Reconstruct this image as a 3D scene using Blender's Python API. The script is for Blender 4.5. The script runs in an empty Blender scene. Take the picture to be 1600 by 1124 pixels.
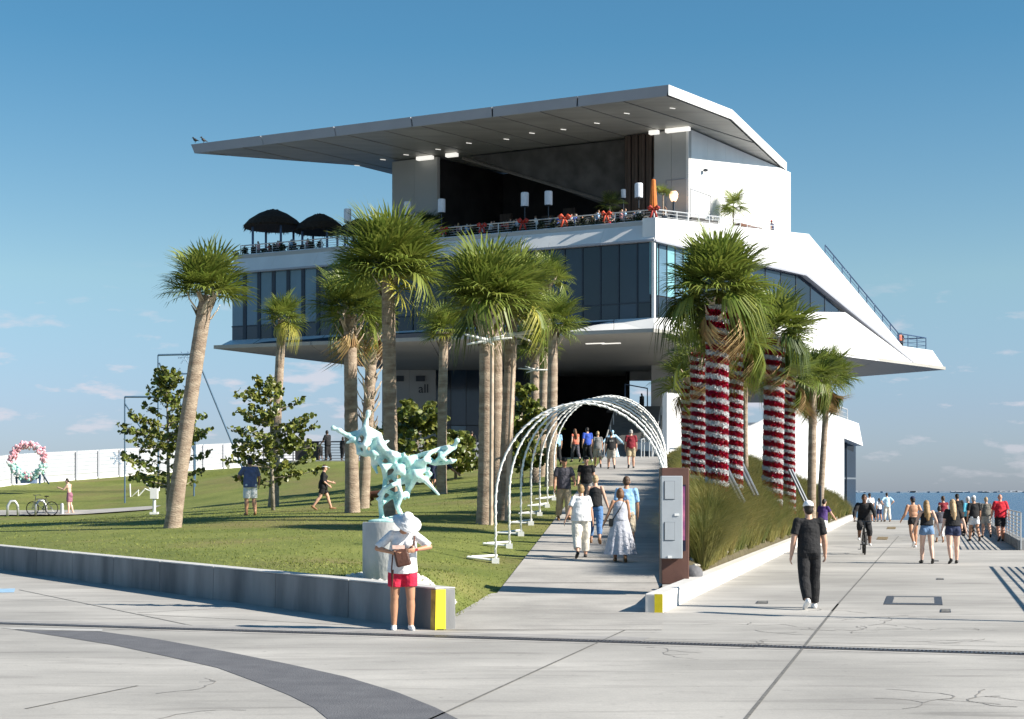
import bpy, bmesh, math, random
import numpy as np
from mathutils import Vector, Matrix
random.seed(7); np.random.seed(7)
R = math.radians
SC = bpy.context.scene
COL = SC.collection
F, HZ, HC = 2500.0, 769.0, 1.9          # focal length in photo pixels, horizon row, eye height

# ---------------------------------------------------------------- camera, sky, sun, exposure
cam = bpy.data.cameras.new('camera'); camo = bpy.data.objects.new('camera', cam); COL.objects.link(camo)
camo.location = (0, 0, HC); camo.rotation_euler = (R(90), 0, 0)
cam.sensor_width = 36; cam.lens = 36*F/1600; cam.shift_y = (HZ-562)/1600
cam.clip_start = .1; cam.clip_end = 60000
SC.camera = camo
SUN_AZ = Vector((.95, -.31)).normalized(); SUN_EL = R(33)
SUN = Vector((SUN_AZ.x*math.cos(SUN_EL), SUN_AZ.y*math.cos(SUN_EL), math.sin(SUN_EL)))
w = bpy.data.worlds.new('World'); SC.world = w; w.use_nodes = True
nt = w.node_tree; N, L = nt.nodes, nt.links
for n in list(N): N.remove(n)
out = N.new('ShaderNodeOutputWorld'); bg = N.new('ShaderNodeBackground'); bg.inputs[1].default_value = .072
sky = N.new('ShaderNodeTexSky'); sky.sky_type = 'NISHITA'; sky.sun_disc = False
sky.sun_elevation = SUN_EL; sky.sun_rotation = math.atan2(SUN_AZ.x, SUN_AZ.y)
sky.altitude = 0; sky.air_density = 1.0; sky.dust_density = .35; sky.ozone_density = 3.0
hs = N.new('ShaderNodeHueSaturation'); hs.inputs['Saturation'].default_value = .98
tc = N.new('ShaderNodeTexCoord'); sep = N.new('ShaderNodeSeparateXYZ'); L.new(tc.outputs['Generated'], sep.inputs[0])
mp = N.new('ShaderNodeMapping'); mp.inputs['Scale'].default_value = (13, 13, 46); mp.inputs['Location'].default_value = (3.6, 1.2, .8)
L.new(tc.outputs['Generated'], mp.inputs[0])
nz = N.new('ShaderNodeTexNoise'); nz.inputs['Scale'].default_value = 1.6; nz.inputs['Detail'].default_value = 7; nz.inputs['Roughness'].default_value = .55
L.new(mp.outputs[0], nz.inputs[0])
cr = N.new('ShaderNodeValToRGB'); cr.color_ramp.elements[0].position = .575; cr.color_ramp.elements[1].position = .665
L.new(nz.outputs[0], cr.inputs[0])
band = N.new('ShaderNodeValToRGB'); e = band.color_ramp.elements
e[0].position = .0; e[0].color = (.35, .35, .35, 1); e[1].position = .06; e[1].color = (1, 1, 1, 1)
k = e.new(.105); k.color = (.5, .5, .5, 1); k = e.new(.14); k.color = (0, 0, 0, 1)
L.new(sep.outputs[2], band.inputs[0])
mul = N.new('ShaderNodeMath'); mul.operation = 'MULTIPLY'; L.new(cr.outputs[0], mul.inputs[0]); L.new(band.outputs[0], mul.inputs[1])
mul2 = N.new('ShaderNodeMath'); mul2.operation = 'MULTIPLY'; mul2.inputs[1].default_value = .75; L.new(mul.outputs[0], mul2.inputs[0])
cl = N.new('ShaderNodeMix'); cl.data_type = 'RGBA'; cl.inputs[7].default_value = (5.6, 5.4, 5.9, 1)
rampz = N.new('ShaderNodeValToRGB'); e = rampz.color_ramp.elements
e[0].position = 0; e[0].color = (.52, .63, .98, 1); e[1].position = .5; e[1].color = (.34, .76, .88, 1)
for p_, c_ in ((.05, (.64, .71, .95, 1)), (.13, (.84, .95, .90, 1)), (.27, (.43, .83, .89, 1))): k = e.new(p_); k.color = c_
L.new(sep.outputs[2], rampz.inputs[0]); tint = N.new('ShaderNodeMix'); tint.data_type = 'RGBA'; tint.blend_type = 'MULTIPLY'; tint.inputs[0].default_value = 1
L.new(sky.outputs[0], tint.inputs[6]); L.new(rampz.outputs[0], tint.inputs[7]); L.new(tint.outputs[2], hs.inputs['Color']); L.new(hs.outputs[0], cl.inputs[6]); L.new(mul2.outputs[0], cl.inputs[0])
L.new(cl.outputs[2], bg.inputs[0]); L.new(bg.outputs[0], out.inputs[0])
sl = bpy.data.lights.new('sun', 'SUN'); sl.energy = 5.0; sl.angle = R(.5); sl.color = (1, .93, .82)
so = bpy.data.objects.new('sun', sl); COL.objects.link(so); so.rotation_euler = SUN.to_track_quat('Z', 'Y').to_euler(); so.location = (60, -60, 80)
SC.view_settings.view_transform = 'Standard'; SC.view_settings.look = 'None'; SC.view_settings.gamma = 1
SC.view_settings.use_curve_mapping = False; SC.view_settings.exposure = .92

# ---------------------------------------------------------------- helpers
def P(px, py, d): return Vector(((px-800)/F*d, d, HC+(HZ-py)/F*d))
def PX(px, d, z): return Vector(((px-800)/F*d, d, z))
def G(px, py, z=0.0):
    d = (HC-z)*F/(py-HZ); return Vector(((px-800)/F*d, d, z))
MATS = {}
def M(name, c, rough=.65, var=.12, vs=6.0, bump=0.0, bs=30.0, metal=0.0, spec=.4, c2=None, emit=0, coat=0, island=0, stretch=None, world=False, trans=0, sss=0):
    if name in MATS: return MATS[name]
    m = bpy.data.materials.new(name); m.use_nodes = True; MATS[name] = m
    n, l = m.node_tree.nodes, m.node_tree.links
    b = n['Principled BSDF']; b.inputs['Roughness'].default_value = rough; b.inputs['Metallic'].default_value = metal
    b.inputs['Specular IOR Level'].default_value = spec; b.inputs['Coat Weight'].default_value = coat
    b.inputs['Transmission Weight'].default_value = trans
    co = n.new('ShaderNodeTexCoord').outputs['Object'] if not world else n.new('ShaderNodeNewGeometry').outputs['Position']
    if stretch:
        mp = n.new('ShaderNodeMapping'); mp.inputs['Scale'].default_value = stretch; l.new(co, mp.inputs[0]); co = mp.outputs[0]
    t = n.new('ShaderNodeTexNoise'); t.inputs['Scale'].default_value = vs; t.inputs['Detail'].default_value = 6; l.new(co, t.inputs[0])
    rp = n.new('ShaderNodeValToRGB'); rp.color_ramp.elements[0].position = .32; rp.color_ramp.elements[1].position = .68
    lo = tuple(x*(1-var) for x in c); hi = tuple(min(x*(1+var), 1) for x in c)
    if c2: lo, hi = c, c2
    rp.color_ramp.elements[0].color = (*lo, 1); rp.color_ramp.elements[1].color = (*hi, 1)
    l.new(t.outputs[0], rp.inputs[0]); colr = rp.outputs[0]
    if island:
        g = n.new('ShaderNodeNewGeometry'); oi = n.new('ShaderNodeObjectInfo')
        ad = n.new('ShaderNodeMath'); ad.operation = 'ADD'; l.new(g.outputs['Random Per Island'], ad.inputs[0]); l.new(oi.outputs['Random'], ad.inputs[1])
        fr = n.new('ShaderNodeMath'); fr.operation = 'FRACT'; l.new(ad.outputs[0], fr.inputs[0])
        h = n.new('ShaderNodeHueSaturation')
        mr = n.new('ShaderNodeMapRange'); mr.inputs[3].default_value = 1-island; mr.inputs[4].default_value = 1+island; l.new(fr.outputs[0], mr.inputs[0])
        mh = n.new('ShaderNodeMapRange'); mh.inputs[3].default_value = .5-island*.06; mh.inputs[4].default_value = .5+island*.045; l.new(g.outputs['Random Per Island'], mh.inputs[0])
        l.new(mr.outputs[0], h.inputs['Value']); l.new(mh.outputs[0], h.inputs['Hue']); l.new(colr, h.inputs['Color']); colr = h.outputs[0]
    l.new(colr, b.inputs['Base Color'])
    if bump:
        t2 = n.new('ShaderNodeTexNoise'); t2.inputs['Scale'].default_value = bs; t2.inputs['Detail'].default_value = 5; l.new(co, t2.inputs[0])
        bp = n.new('ShaderNodeBump'); bp.inputs['Strength'].default_value = bump; bp.inputs['Distance'].default_value = .05
        l.new(t2.outputs[0], bp.inputs['Height']); l.new(bp.outputs[0], b.inputs['Normal'])
    if emit:
        b.inputs['Emission Color'].default_value = (*c, 1); b.inputs['Emission Strength'].default_value = emit
    if sss:   # leaf: part of the light passes through
        o = n['Material Output']; tr = n.new('ShaderNodeBsdfTranslucent'); l.new(colr, tr.inputs[0])
        mx = n.new('ShaderNodeMixShader'); mx.inputs[0].default_value = sss
        l.new(b.outputs[0], mx.inputs[1]); l.new(tr.outputs[0], mx.inputs[2]); l.new(mx.outputs[0], o.inputs[0])
    return m

class MB:
    def __init__(s): s.v = []; s.f = []
    def add(s, v, f):
        k = len(s.v); s.v += [tuple(p) for p in v]; s.f += [tuple(i+k for i in q) for q in f]; return s
    def box(s, c, d, rz=0.0, rot=None):
        m = rot or Matrix.Rotation(rz, 3, 'Z'); c = Vector(c)
        v = [c+m@Vector((x*d[0]/2, y*d[1]/2, z*d[2]/2)) for z in (-1, 1) for x, y in ((-1, -1), (1, -1), (1, 1), (-1, 1))]
        return s.add(v, [(3, 2, 1, 0), (4, 5, 6, 7), (0, 1, 5, 4), (1, 2, 6, 5), (2, 3, 7, 6), (3, 0, 4, 7)])
    def slab(s, poly, off):
        n = len(poly); off = Vector(off); v = [Vector(p) for p in poly]; v += [p+off for p in v]
        f = [tuple(range(n)), tuple(range(2*n-1, n-1, -1))]+[(i, (i+1) % n, (i+1) % n+n, i+n) for i in range(n)]
        return s.add(v, f)
    def loft(s, a, b):
        n = len(a); v = [Vector(p) for p in a]+[Vector(p) for p in b]
        return s.add(v, [tuple(range(n)), tuple(range(2*n-1, n-1, -1))]+[(i, (i+1) % n, (i+1) % n+n, i+n) for i in range(n)])
    def quad(s, *p): return s.add(p, [tuple(range(len(p)))])
    def path(s, pts, rad, n=8, closed=False, caps=True):
        pts = [Vector(p) for p in pts]; m = len(pts)
        rad = rad if isinstance(rad, (list, tuple)) else [rad]*m
        t0 = (pts[1]-pts[0]).normalized(); up = Vector((0, 0, 1)) if abs(t0.z) < .9 else Vector((1, 0, 0))
        nx = t0.cross(up).normalized(); V = []
        for i in range(m):
            if closed: t = pts[(i+1) % m]-pts[i-1]
            else: t = pts[min(i+1, m-1)]-pts[max(i-1, 0)]
            t.normalize(); nx = (nx-t*nx.dot(t)).normalized(); ny = t.cross(nx)
            V += [pts[i]+(nx*math.cos(a)+ny*math.sin(a))*rad[i] for a in (2*math.pi*j/n for j in range(n))]
        Fs = [(i*n+j, i*n+(j+1) % n, (i+1) % m*n+(j+1) % n, (i+1) % m*n+j) for i in range(m if closed else m-1) for j in range(n)]
        if caps and not closed: Fs += [tuple(range(n-1, -1, -1)), tuple(range((m-1)*n, m*n))]
        return s.add(V, Fs)
    def tube(s, a, b, r, r1=None, n=8): return s.path([a, b], [r, r if r1 is None else r1], n)
    def lathe(s, prof, n=16, c=(0, 0, 0)):
        c = Vector(c); m = len(prof); V = [c+Vector((r*math.cos(2*math.pi*j/n), r*math.sin(2*math.pi*j/n), z)) for r, z in prof for j in range(n)]
        Fs = [(i*n+j, i*n+(j+1) % n, (i+1)*n+(j+1) % n, (i+1)*n+j) for i in range(m-1) for j in range(n)]
        return s.add(V, Fs+[tuple(range(n-1, -1, -1)), tuple(range((m-1)*n, m*n))])
    def cap(s, a, ra, b, rb, n=10):      # rounded tapered limb
        a, b = Vector(a), Vector(b); t = b-a
        if t.length < 1e-6: t = Vector((0, 0, 1e-4))
        t.normalize(); pts, rr = [], []
        for q in (-.97, -.75, -.4): pts.append(a+t*ra*q); rr.append(ra*math.sqrt(1-q*q))
        pts.append(a); rr.append(ra); pts.append(b+t*1e-5); rr.append(rb)
        for q in (.4, .75, .97): pts.append(b+t*rb*q); rr.append(rb*math.sqrt(1-q*q))
        return s.path(pts, rr, n)
    def ell(s, c, d, rot=None, n=12, m=8):
        c = Vector(c); rot = rot or Matrix.Identity(3); V = []; 
        for i in range(1, m):
            th = math.pi*i/m
            for j in range(n):
                ph = 2*math.pi*j/n; V.append(c+rot@Vector((d[0]*math.sin(th)*math.cos(ph), d[1]*math.sin(th)*math.sin(ph), -d[2]*math.cos(th))))
        V += [c+rot@Vector((0, 0, -d[2])), c+rot@Vector((0, 0, d[2]))]; q = (m-1)*n
        Fs = [(i*n+j, i*n+(j+1) % n, (i+1)*n+(j+1) % n, (i+1)*n+j) for i in range(m-2) for j in range(n)]
        Fs += [(q, (j+1) % n, j) for j in range(n)]+[(q+1, (m-2)*n+j, (m-2)*n+(j+1) % n) for j in range(n)]
        return s.add(V, Fs)
    def mesh(s, name, mat, smooth=False, fix=True):
        me = bpy.data.meshes.new(name); me.from_pydata(s.v, [], s.f)
        if fix:
            b = bmesh.new(); b.from_mesh(me); bmesh.ops.recalc_face_normals(b, faces=b.faces); b.to_mesh(me); b.free()
        if mat: me.materials.append(mat)
        if smooth: me.shade_smooth()
        me.update(); return me
    def build(s, name, mat, parent=None, smooth=False, fix=True): return ob(name, s.mesh(name, mat, smooth, fix), parent)
def ob(name, me, parent=None):
    o = bpy.data.objects.new(name, me); COL.objects.link(o)
    if parent: o.parent = parent
    return o
def tag(o, label=None, cat=None, group=None, kind=None):
    if label: o['label'] = label
    if cat: o['category'] = cat
    if group: o['group'] = group
    if kind: o['kind'] = kind
    return o
def thing(name, label, cat, loc=(0, 0, 0), rz=0.0, group=None):
    o = bpy.data.objects.new(name, None); COL.objects.link(o); o.location = loc; o.rotation_euler = (0, 0, rz); o.empty_display_size = .2
    return tag(o, label, cat, group)
def copy_tree(o, parent=None, label=None):
    c = o.copy(); COL.objects.link(c); c.parent = parent
    if label: c['label'] = label
    for ch in list(o.children): copy_tree(ch, c)
    return c
REM = []
def rem(o, vox, it=2): REM.append((o, vox, it)); return o
def bake():
    for o, vox, it in REM:
        m = o.modifiers.new('r', 'REMESH'); m.mode = 'VOXEL'; m.voxel_size = vox; m.use_smooth_shade = True
        if it: q = o.modifiers.new('s', 'SMOOTH'); q.iterations = it; q.factor = .5
    dg = bpy.context.evaluated_depsgraph_get(); dg.update(); res = []
    for o, vox, it in REM: res.append(bpy.data.meshes.new_from_object(o.evaluated_get(dg), depsgraph=dg))
    for (o, vox, it), me in zip(REM, res):
        old = o.data; o.modifiers.clear(); n = old.name; o.data = me
        if not me.materials and old.materials: me.materials.append(old.materials[0])
        me.shade_smooth()
        cut = o.get('_cut')
        if cut is not None:
            b = bmesh.new(); b.from_mesh(me)
            bmesh.ops.bisect_plane(b, geom=b.verts[:]+b.edges[:]+b.faces[:], plane_co=(0, 0, cut), plane_no=(0, 0, -1), clear_outer=True)
            b.to_mesh(me); b.free(); del o['_cut']
    REM.clear()
def clip(poly, n, c):     # keep the part of a 2D polygon where n.p <= c
    res = []
    for i in range(len(poly)):
        a, b = poly[i], poly[(i+1) % len(poly)]
        da, db = n[0]*a[0]+n[1]*a[1]-c, n[0]*b[0]+n[1]*b[1]-c
        if da <= 0: res.append(a)
        if (da < 0) != (db < 0) and da != db:
            t = da/(da-db); res.append((a[0]+(b[0]-a[0])*t, a[1]+(b[1]-a[1])*t))
    return res

# ---------------------------------------------------------------- ground shape
def zr(d): return max(0.0, min(3.8, .0686*(d-30)))      # the ramp
def xr_(d): return .094*d                                 # its right edge
def xl_(d): return .094*d-3.1                             # its left edge
def xk(d): return .248*d-3.86                             # kerb of the planted mound
def sst(a, b, x): t = max(0, min(1, (x-a)/(b-a))); return t*t*(3-2*t)
WA, WB = Vector((-1.06, 22.0)), Vector((-12.6, 39.3)); WD = (WB-WA).normalized()
def xw(d): return WA.x+(d-WA.y)*WD.x/WD.y                 # the low wall
_c = [(-12, 39.5, .58), (-24, 56.6, .58), (-40, 80, .6), (-60, 110, 1.6), (PX(508, 58, 0).x, 58, 1.25), (PX(392, 49, 0).x, 49, 1.15),
      (PX(107, 80, 0).x, 80, .75), (PX(0, 80, 0).x, 80, .7), (PX(240, 74, 0).x, 74, .95), (PX(20, 96, 0).x, 96, 2.25), (PX(200, 106, 0).x, 106, 2.95), (PX(370, 119, 0).x, 119, 3.7),
      (PX(460, 96, 0).x, 96, 3.75), (PX(600, 96, 0).x, 96, 3.75), (PX(740, 95, 0).x, 95, 3.78), (-30, 96, 2.4), (PX(330, 96, 0).x, 96, 2.75),
      (PX(600, 26, 0).x, 26, .5), (PX(560, 36, 0).x, 36, .72), (PX(268, 44, 0).x, 44, .9), (PX(700, 36, 0).x, 36, .62)]
_c += [(xl_(d), d, zr(d)) for d in range(24, 90, 8)]
_c += [(-.95, 25.4, .50), (-2.9, 25.2, .53), (-2, 27.6, .56), (-1.3, 24.2, .50), (-1.9, 26.2, .51), (-.6, 28.5, .5)]
_c = np.array(_c)
def _ph(r2): return .5*r2*np.log(np.maximum(r2, 1e-9))
_A = _ph(((_c[:, None, :2]-_c[None, :, :2])**2).sum(-1))+np.eye(len(_c))*5.0
_Q = np.hstack([np.ones((len(_c), 1)), _c[:, :2]])
_S = np.linalg.solve(np.vstack([np.hstack([_A, _Q]), np.hstack([_Q.T, np.zeros((3, 3))])]), np.concatenate([_c[:, 2], np.zeros(3)]))
def zl(x, y):
    z = float(_S[:len(_c)]@_ph(((_c[:, :2]-(x, y))**2).sum(-1))+_S[-3]+_S[-2]*x+_S[-1]*y)
    z = max(z, .3)
    if y < 96: e = sst(0, 1.1 if y < 34 else 2.2, xl_(y)-x); z = z*e+(zr(y)-.015)*(1-e)
    if y < 60: e = sst(0, 1.6, (x-xw(y))*WD.y); z = z*e+.5*(1-e) if xl_(y)-x > .8 else z
    z = z
    return min(z, 3.74)
def LP(px, py):
    d = 22.5
    while d < 130:
        x = (px-800)/F*d
        if HC-(py-HZ)*d/F <= zl(x, d): break
        d += .05
    return Vector((x, d, zl(x, d)))
def zm(x, y):
    a, b = xr_(y), xk(y)-.31; s = max(0, min(1, (x-a)/max(b-a, .1)))
    return zr(y)*(1-s)+.25*s+.95*sst(28, 40, y)*math.sin(math.pi*s)**.7
def RP(px, py):
    d = 20.0
    while d < 90 and HC-(py-HZ)*d/F > zr(d): d += .05
    return Vector(((px-800)/F*d, d, zr(d)))
# ================================================================ setting
m_conc = M('pale_concrete', (.385, .367, .342), .8, .16, .9, .15, 14, c2=(.48, .458, .425), world=True, stretch=(.5, 1.1, 1))
def layer_stains(m):      # wear on the concrete: dirty streaks along the drain side, mottling
    n, l = m.node_tree.nodes, m.node_tree.links; b = n['Principled BSDF']
    src = b.inputs['Base Color'].links[0].from_socket
    g = n.new('ShaderNodeNewGeometry'); mp = n.new('ShaderNodeMapping'); mp.inputs['Scale'].default_value = (.5, 3.2, 1); mp.inputs['Rotation'].default_value = (0, 0, R(-14)); l.new(g.outputs['Position'], mp.inputs[0])
    t = n.new('ShaderNodeTexNoise'); t.inputs['Scale'].default_value = .9; t.inputs['Detail'].default_value = 8; t.inputs['Roughness'].default_value = .62; t.inputs['Distortion'].default_value = .6; l.new(mp.outputs[0], t.inputs[0])
    r = n.new('ShaderNodeValToRGB'); r.color_ramp.elements[0].position = .52; r.color_ramp.elements[0].color = (0, 0, 0, 1); r.color_ramp.elements[1].position = .78; r.color_ramp.elements[1].color = (.75, .75, .75, 1); l.new(t.outputs[0], r.inputs[0])
    t2 = n.new('ShaderNodeTexNoise'); t2.inputs['Scale'].default_value = 45; t2.inputs['Detail'].default_value = 3; l.new(g.outputs['Position'], t2.inputs[0])
    mx = n.new('ShaderNodeMix'); mx.data_type = 'RGBA'; mx.inputs[7].default_value = (.19, .175, .165, 1); l.new(r.outputs[0], mx.inputs[0]); l.new(src, mx.inputs[6])
    m2 = n.new('ShaderNodeMix'); m2.data_type = 'RGBA'; m2.blend_type = 'MULTIPLY'; m2.inputs[0].default_value = .3; l.new(mx.outputs[2], m2.inputs[6]); l.new(t2.outputs[0], m2.inputs[7])
    t3 = n.new('ShaderNodeTexNoise'); t3.inputs['Scale'].default_value = .22; t3.inputs['Detail'].default_value = 4; l.new(g.outputs['Position'], t3.inputs[0])
    r3_ = n.new('ShaderNodeMapRange'); r3_.inputs[1].default_value = .35; r3_.inputs[2].default_value = .65; r3_.inputs[3].default_value = .84; r3_.inputs[4].default_value = 1.2; l.new(t3.outputs[0], r3_.inputs[0])
    m3 = n.new('ShaderNodeVectorMath'); m3.operation = 'SCALE'; l.new(m2.outputs[2], m3.inputs[0]); l.new(r3_.outputs[0], m3.inputs['Scale'])
    t4 = n.new('ShaderNodeTexNoise'); t4.inputs['Scale'].default_value = 7; t4.inputs['Detail'].default_value = 2; l.new(g.outputs['Position'], t4.inputs[0])
    r4 = n.new('ShaderNodeMapRange'); r4.inputs[1].default_value = .68; r4.inputs[2].default_value = .74; r4.inputs[3].default_value = 1; r4.inputs[4].default_value = .8; l.new(t4.outputs[0], r4.inputs[0])
    m4 = n.new('ShaderNodeVectorMath'); m4.operation = 'SCALE'; l.new(m3.outputs[0], m4.inputs[0]); l.new(r4.outputs[0], m4.inputs['Scale']); l.new(m4.outputs[0], b.inputs['Base Color'])
layer_stains(m_conc)
m_path = M('path_concrete', (.375, .355, .33), .8, .1, 1.2, .12, 14, c2=(.48, .455, .42), world=True); layer_stains(m_path)
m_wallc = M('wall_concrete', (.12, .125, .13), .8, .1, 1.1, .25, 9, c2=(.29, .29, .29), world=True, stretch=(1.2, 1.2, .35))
m_asph = M('grey_asphalt', (.105, .105, .115), .85, .1, 3, .3, 60, c2=(.135, .135, .145), world=True)
m_joint = M('joint_sealant', (.15, .145, .135), .8, .3, 20)
m_crack = M('crack_dirt', (.22, .21, .20), .9, .3, 10)
m_steel = M('dark_steel', (.10, .10, .11), .5, .2, 20, metal=.6)
m_white = M('white_paint', (.80, .80, .79), .45, .03, 3)
m_yel = M('yellow_paint', (.85, .66, .02), .55, .08, 12, world=True)
m_grass = M('lawn_green', (.125, .155, .026), .9, .2, .55, .6, 40, c2=(.205, .225, .05), world=True)
def grass_patches(m):
    n, l = m.node_tree.nodes, m.node_tree.links; b = n['Principled BSDF']; src = b.inputs['Base Color'].links[0].from_socket
    g = n.new('ShaderNodeNewGeometry')
    for sc, lo, hi, c, f in ((.22, .50, .68, (.20, .165, .06), .8), (9, .5, .75, (.035, .055, .008), .6), (2.2, .58, .72, (.13, .16, .03), .7)):
        t = n.new('ShaderNodeTexNoise'); t.inputs['Scale'].default_value = sc; t.inputs['Detail'].default_value = 5; l.new(g.outputs['Position'], t.inputs[0])
        r = n.new('ShaderNodeMapRange'); r.inputs[1].default_value = lo; r.inputs[2].default_value = hi; r.inputs[4].default_value = f; l.new(t.outputs[0], r.inputs[0])
        x = n.new('ShaderNodeMix'); x.data_type = 'RGBA'; x.inputs[7].default_value = (*c, 1); l.new(r.outputs[0], x.inputs[0]); l.new(src, x.inputs[6]); src = x.outputs[2]
    l.new(src, b.inputs['Base Color'])
grass_patches(m_grass)
m_soil = M('mound_soil', (.09, .075, .04), .95, .25, 3, .5, 20, world=True)

# plaza and pier deck: one sheet with thickness, open water round it
kx = lambda d: 16.6+.262*(d-52.2)
plaza_poly = [(-95, -45), (34, -45), (34, 20), (kx(60)+.45, 60), (kx(108)+.45, 108), (24.2, 108), (26.0, 122), (40, 190), (-60, 190), (-95, 140)]
pz = MB().slab([(x, y, 0) for x, y in plaza_poly], (0, 0, -1.6)).build('plaza_ground', m_conc); tag(pz, 'pale stained concrete plaza of the pier', kind='structure')
def strip(name, a, b, wd, z, mat, parent=None, th=0):
    a, b = Vector((a[0], a[1], z)), Vector((b[0], b[1], z)); t = (b-a).normalized(); n = Vector((-t.y, t.x, 0))*wd/2
    o = MB().quad(a-n, b-n, b+n, a+n) if not th else MB().slab([a-n, b-n, b+n, a+n], (0, 0, th))
    return o.build(name, mat, parent)
for a, b, wd in (((1310, 944), (1120, 1180), .036), ((1040, 956), (660, 1130), .03), ((30, 922), (300, 978), .03), ((215, 958), (640, 935), .025), ((215, 960), (560, 978), .025),
                 ((1404, 838), (1300, 955), .03), ((1330, 862), (1420, 866), .03), ((980, 998), (1640, 1012), .02), ((0, 940), (120, 936), .02), ((40, 1108), (215, 1072), .03)):
    strip('expansion_joint', G(*a), G(*b), wd, .004, m_joint, pz)
rr = random.Random(5)
cm = MB()
for (px, py) in ((1250, 950), (1255, 975), (1180, 985), (1390, 965), (1375, 985), (1420, 962), (1500, 965), (1560, 985), (1330, 990), (1450, 1005), (1410, 1108), (1590, 1105), (1120, 1015), (1010, 1012), (150, 985), (320, 1060), (385, 1110), (205, 905), (1200, 1000), (1520, 1000)):
    p = G(px, py); a = rr.choice([rr.uniform(-.5, .5), rr.uniform(2.6, 3.6), rr.uniform(0, 6.28)])
    for k in range(rr.randint(6, 14)):
        q = p+Vector((math.cos(a), math.sin(a), 0))*rr.uniform(.05, .2); t = (q-p).normalized(); n = Vector((-t.y, t.x, 0))*rr.uniform(.004, .014)
        cm.quad((p-n)[:2]+(.003,), (q-n)[:2]+(.003,), (q+n)[:2]+(.003,), (p+n)[:2]+(.003,)); p = q; a += rr.uniform(-.7, .7)
        if rr.random() < .2:
            b2 = a+rr.choice((-1, 1))*rr.uniform(.6, 1.3); s = p
            for _ in range(rr.randint(2, 4)):
                q2 = s+Vector((math.cos(b2), math.sin(b2), 0))*rr.uniform(.06, .18); t = (q2-s).normalized(); n = Vector((-t.y, t.x, 0))*.008
                cm.quad((s-n)[:2]+(.0035,), (q2-n)[:2]+(.0035,), (q2+n)[:2]+(.0035,), (s+n)[:2]+(.0035,)); s = q2; b2 += rr.uniform(-.5, .5)
tag(cm.build('crack', m_crack, pz, fix=False), kind='stuff')

# grey asphalt band curving through the plaza
up = [(20, 984), (60, 985.5), (160, 987.5), (250, 1000), (350, 1018), (450, 1038), (540, 1058), (620, 1082), (680, 1106), (715, 1124), (760, 1160), (790, 1215)]
lo = [(20, 984), (100, 996), (180, 1009), (260, 1026), (340, 1044), (400, 1066), (450, 1086), (490, 1106), (512, 1124), (532, 1150), (552, 1180), (570, 1215)]
ro = MB()
for i in range(len(up)-1):
    ro.quad(*[(G(*q).x, G(*q).y, .004) for q in (lo[i], lo[i+1], up[i+1], up[i])])
tag(ro.build('road', m_asph), 'dark grey asphalt band curving across the plaza', kind='structure')
lite = MB().quad(*[(G(*q).x, G(*q).y, .0045) for q in ((0, 981.5), (160, 983.5), (160, 987), (20, 983.7))]).build('road_edge', M('light_edge', (.43, .42, .405), .8), None); tag(lite, kind='structure')
blue = MB().quad(*[(G(*q).x, G(*q).y, .004) for q in ((-60, 921), (24, 920), (22, 926), (-60, 928))]).build('painted_marking', M('blue_paint', (.30, .46, .62), .6, .2, 8, world=True), pz)

# trench drain
dr = thing('trench_drain', 'long dark slotted trench drain running across the plaza', 'drain', tuple(G(800, 998)))
da, db = G(-40, 973.5), G(1660, 1024.5); o0 = dr.location
rel = lambda v: Vector(v)-o0
t = (db-da).normalized(); nn = Vector((-t.y, t.x, 0))
strip('channel', rel(da), rel(db), .16, .005, M('drain_dark', (.025, .025, .03), .9), dr)
for s in (-1, 1): strip('frame', rel(da+nn*.1*s), rel(db+nn*.1*s), .045, .010, m_steel, dr, -.008)
gm = MB(); Ln = (db-da).length
for i in range(int(Ln/.05)):
    c = rel(da+t*(i+.5)*.05); gm.box((c.x, c.y, .008), (.022, .16, .006), math.atan2(t.y, t.x))
tag(gm.build('grating', m_steel, dr, fix=False), kind='stuff')
for s, wd in ((.34, .16), (-.32, .1)): strip('joint', rel(da+nn*s), rel(db+nn*s), wd*.25, .0042, m_crack, dr)
# the dirty wet streak that follows the drain
m_str = M('grime', (.24, .23, .225), .85, .25, 3, c2=(.38, .365, .35), world=True, stretch=(.6, 2, 1))
strip('stain', da+nn*.36, G(1000, 1003)+nn*.36, .5, .0035, m_str, pz)

# covers let into the paving
def cover(label, cs, cat='cover', mat=None, ring=False):
    c = sum((G(*q) for q in cs), Vector())/4; o = thing('access_cover', label, cat, (c.x, c.y, 0), 0, 'covers let into the plaza')
    pts = [G(*q)-c for q in cs]
    MB().slab([(p.x, p.y, .003) for p in pts], (0, 0, .006)).build('frame', mat or m_steel, o)
    k = .72 if ring else .8
    MB().slab([(p.x*k, p.y*k, .009) for p in pts], (0, 0, .004)).build('lid', m_path if ring else (mat or m_joint), o)
cover('large square steel framed hatch filled with pale concrete on the plaza', ((1381, 945), (1473, 946), (1471, 933), (1386, 932)), ring=True)
cover('small dark cover just in front of the large framed hatch', ((1469, 957.5), (1486, 957.5), (1485, 952.5), (1470, 952.5)))
cover('small dark cover on the far side of the large framed hatch', ((1463, 906.3), (1475, 906.3), (1474, 904), (1464, 904)))
cover('small dark cover left of the man in black, near the kerb corner', ((1181, 943.5), (1200, 943.5), (1200, 939.8), (1184, 939.8)))
bm_ = M('bronze_cover', (.20, .14, .06), .6, .2, 15)
cover('bronze coloured cover behind the cyclist, nearer of the pair', ((1369, 843.5), (1386, 844), (1388, 839.5), (1372, 839.2)), mat=bm_)
cover('bronze coloured cover behind the cyclist, farther of the pair', ((1385, 827), (1399, 827.2), (1400, 823.6), (1387, 823.5)), mat=bm_)
cover('tiny dark cover on the paving between the two long haired women', ((1458, 877.6), (1467, 877.6), (1466, 875.8), (1458, 875.8)))

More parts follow.
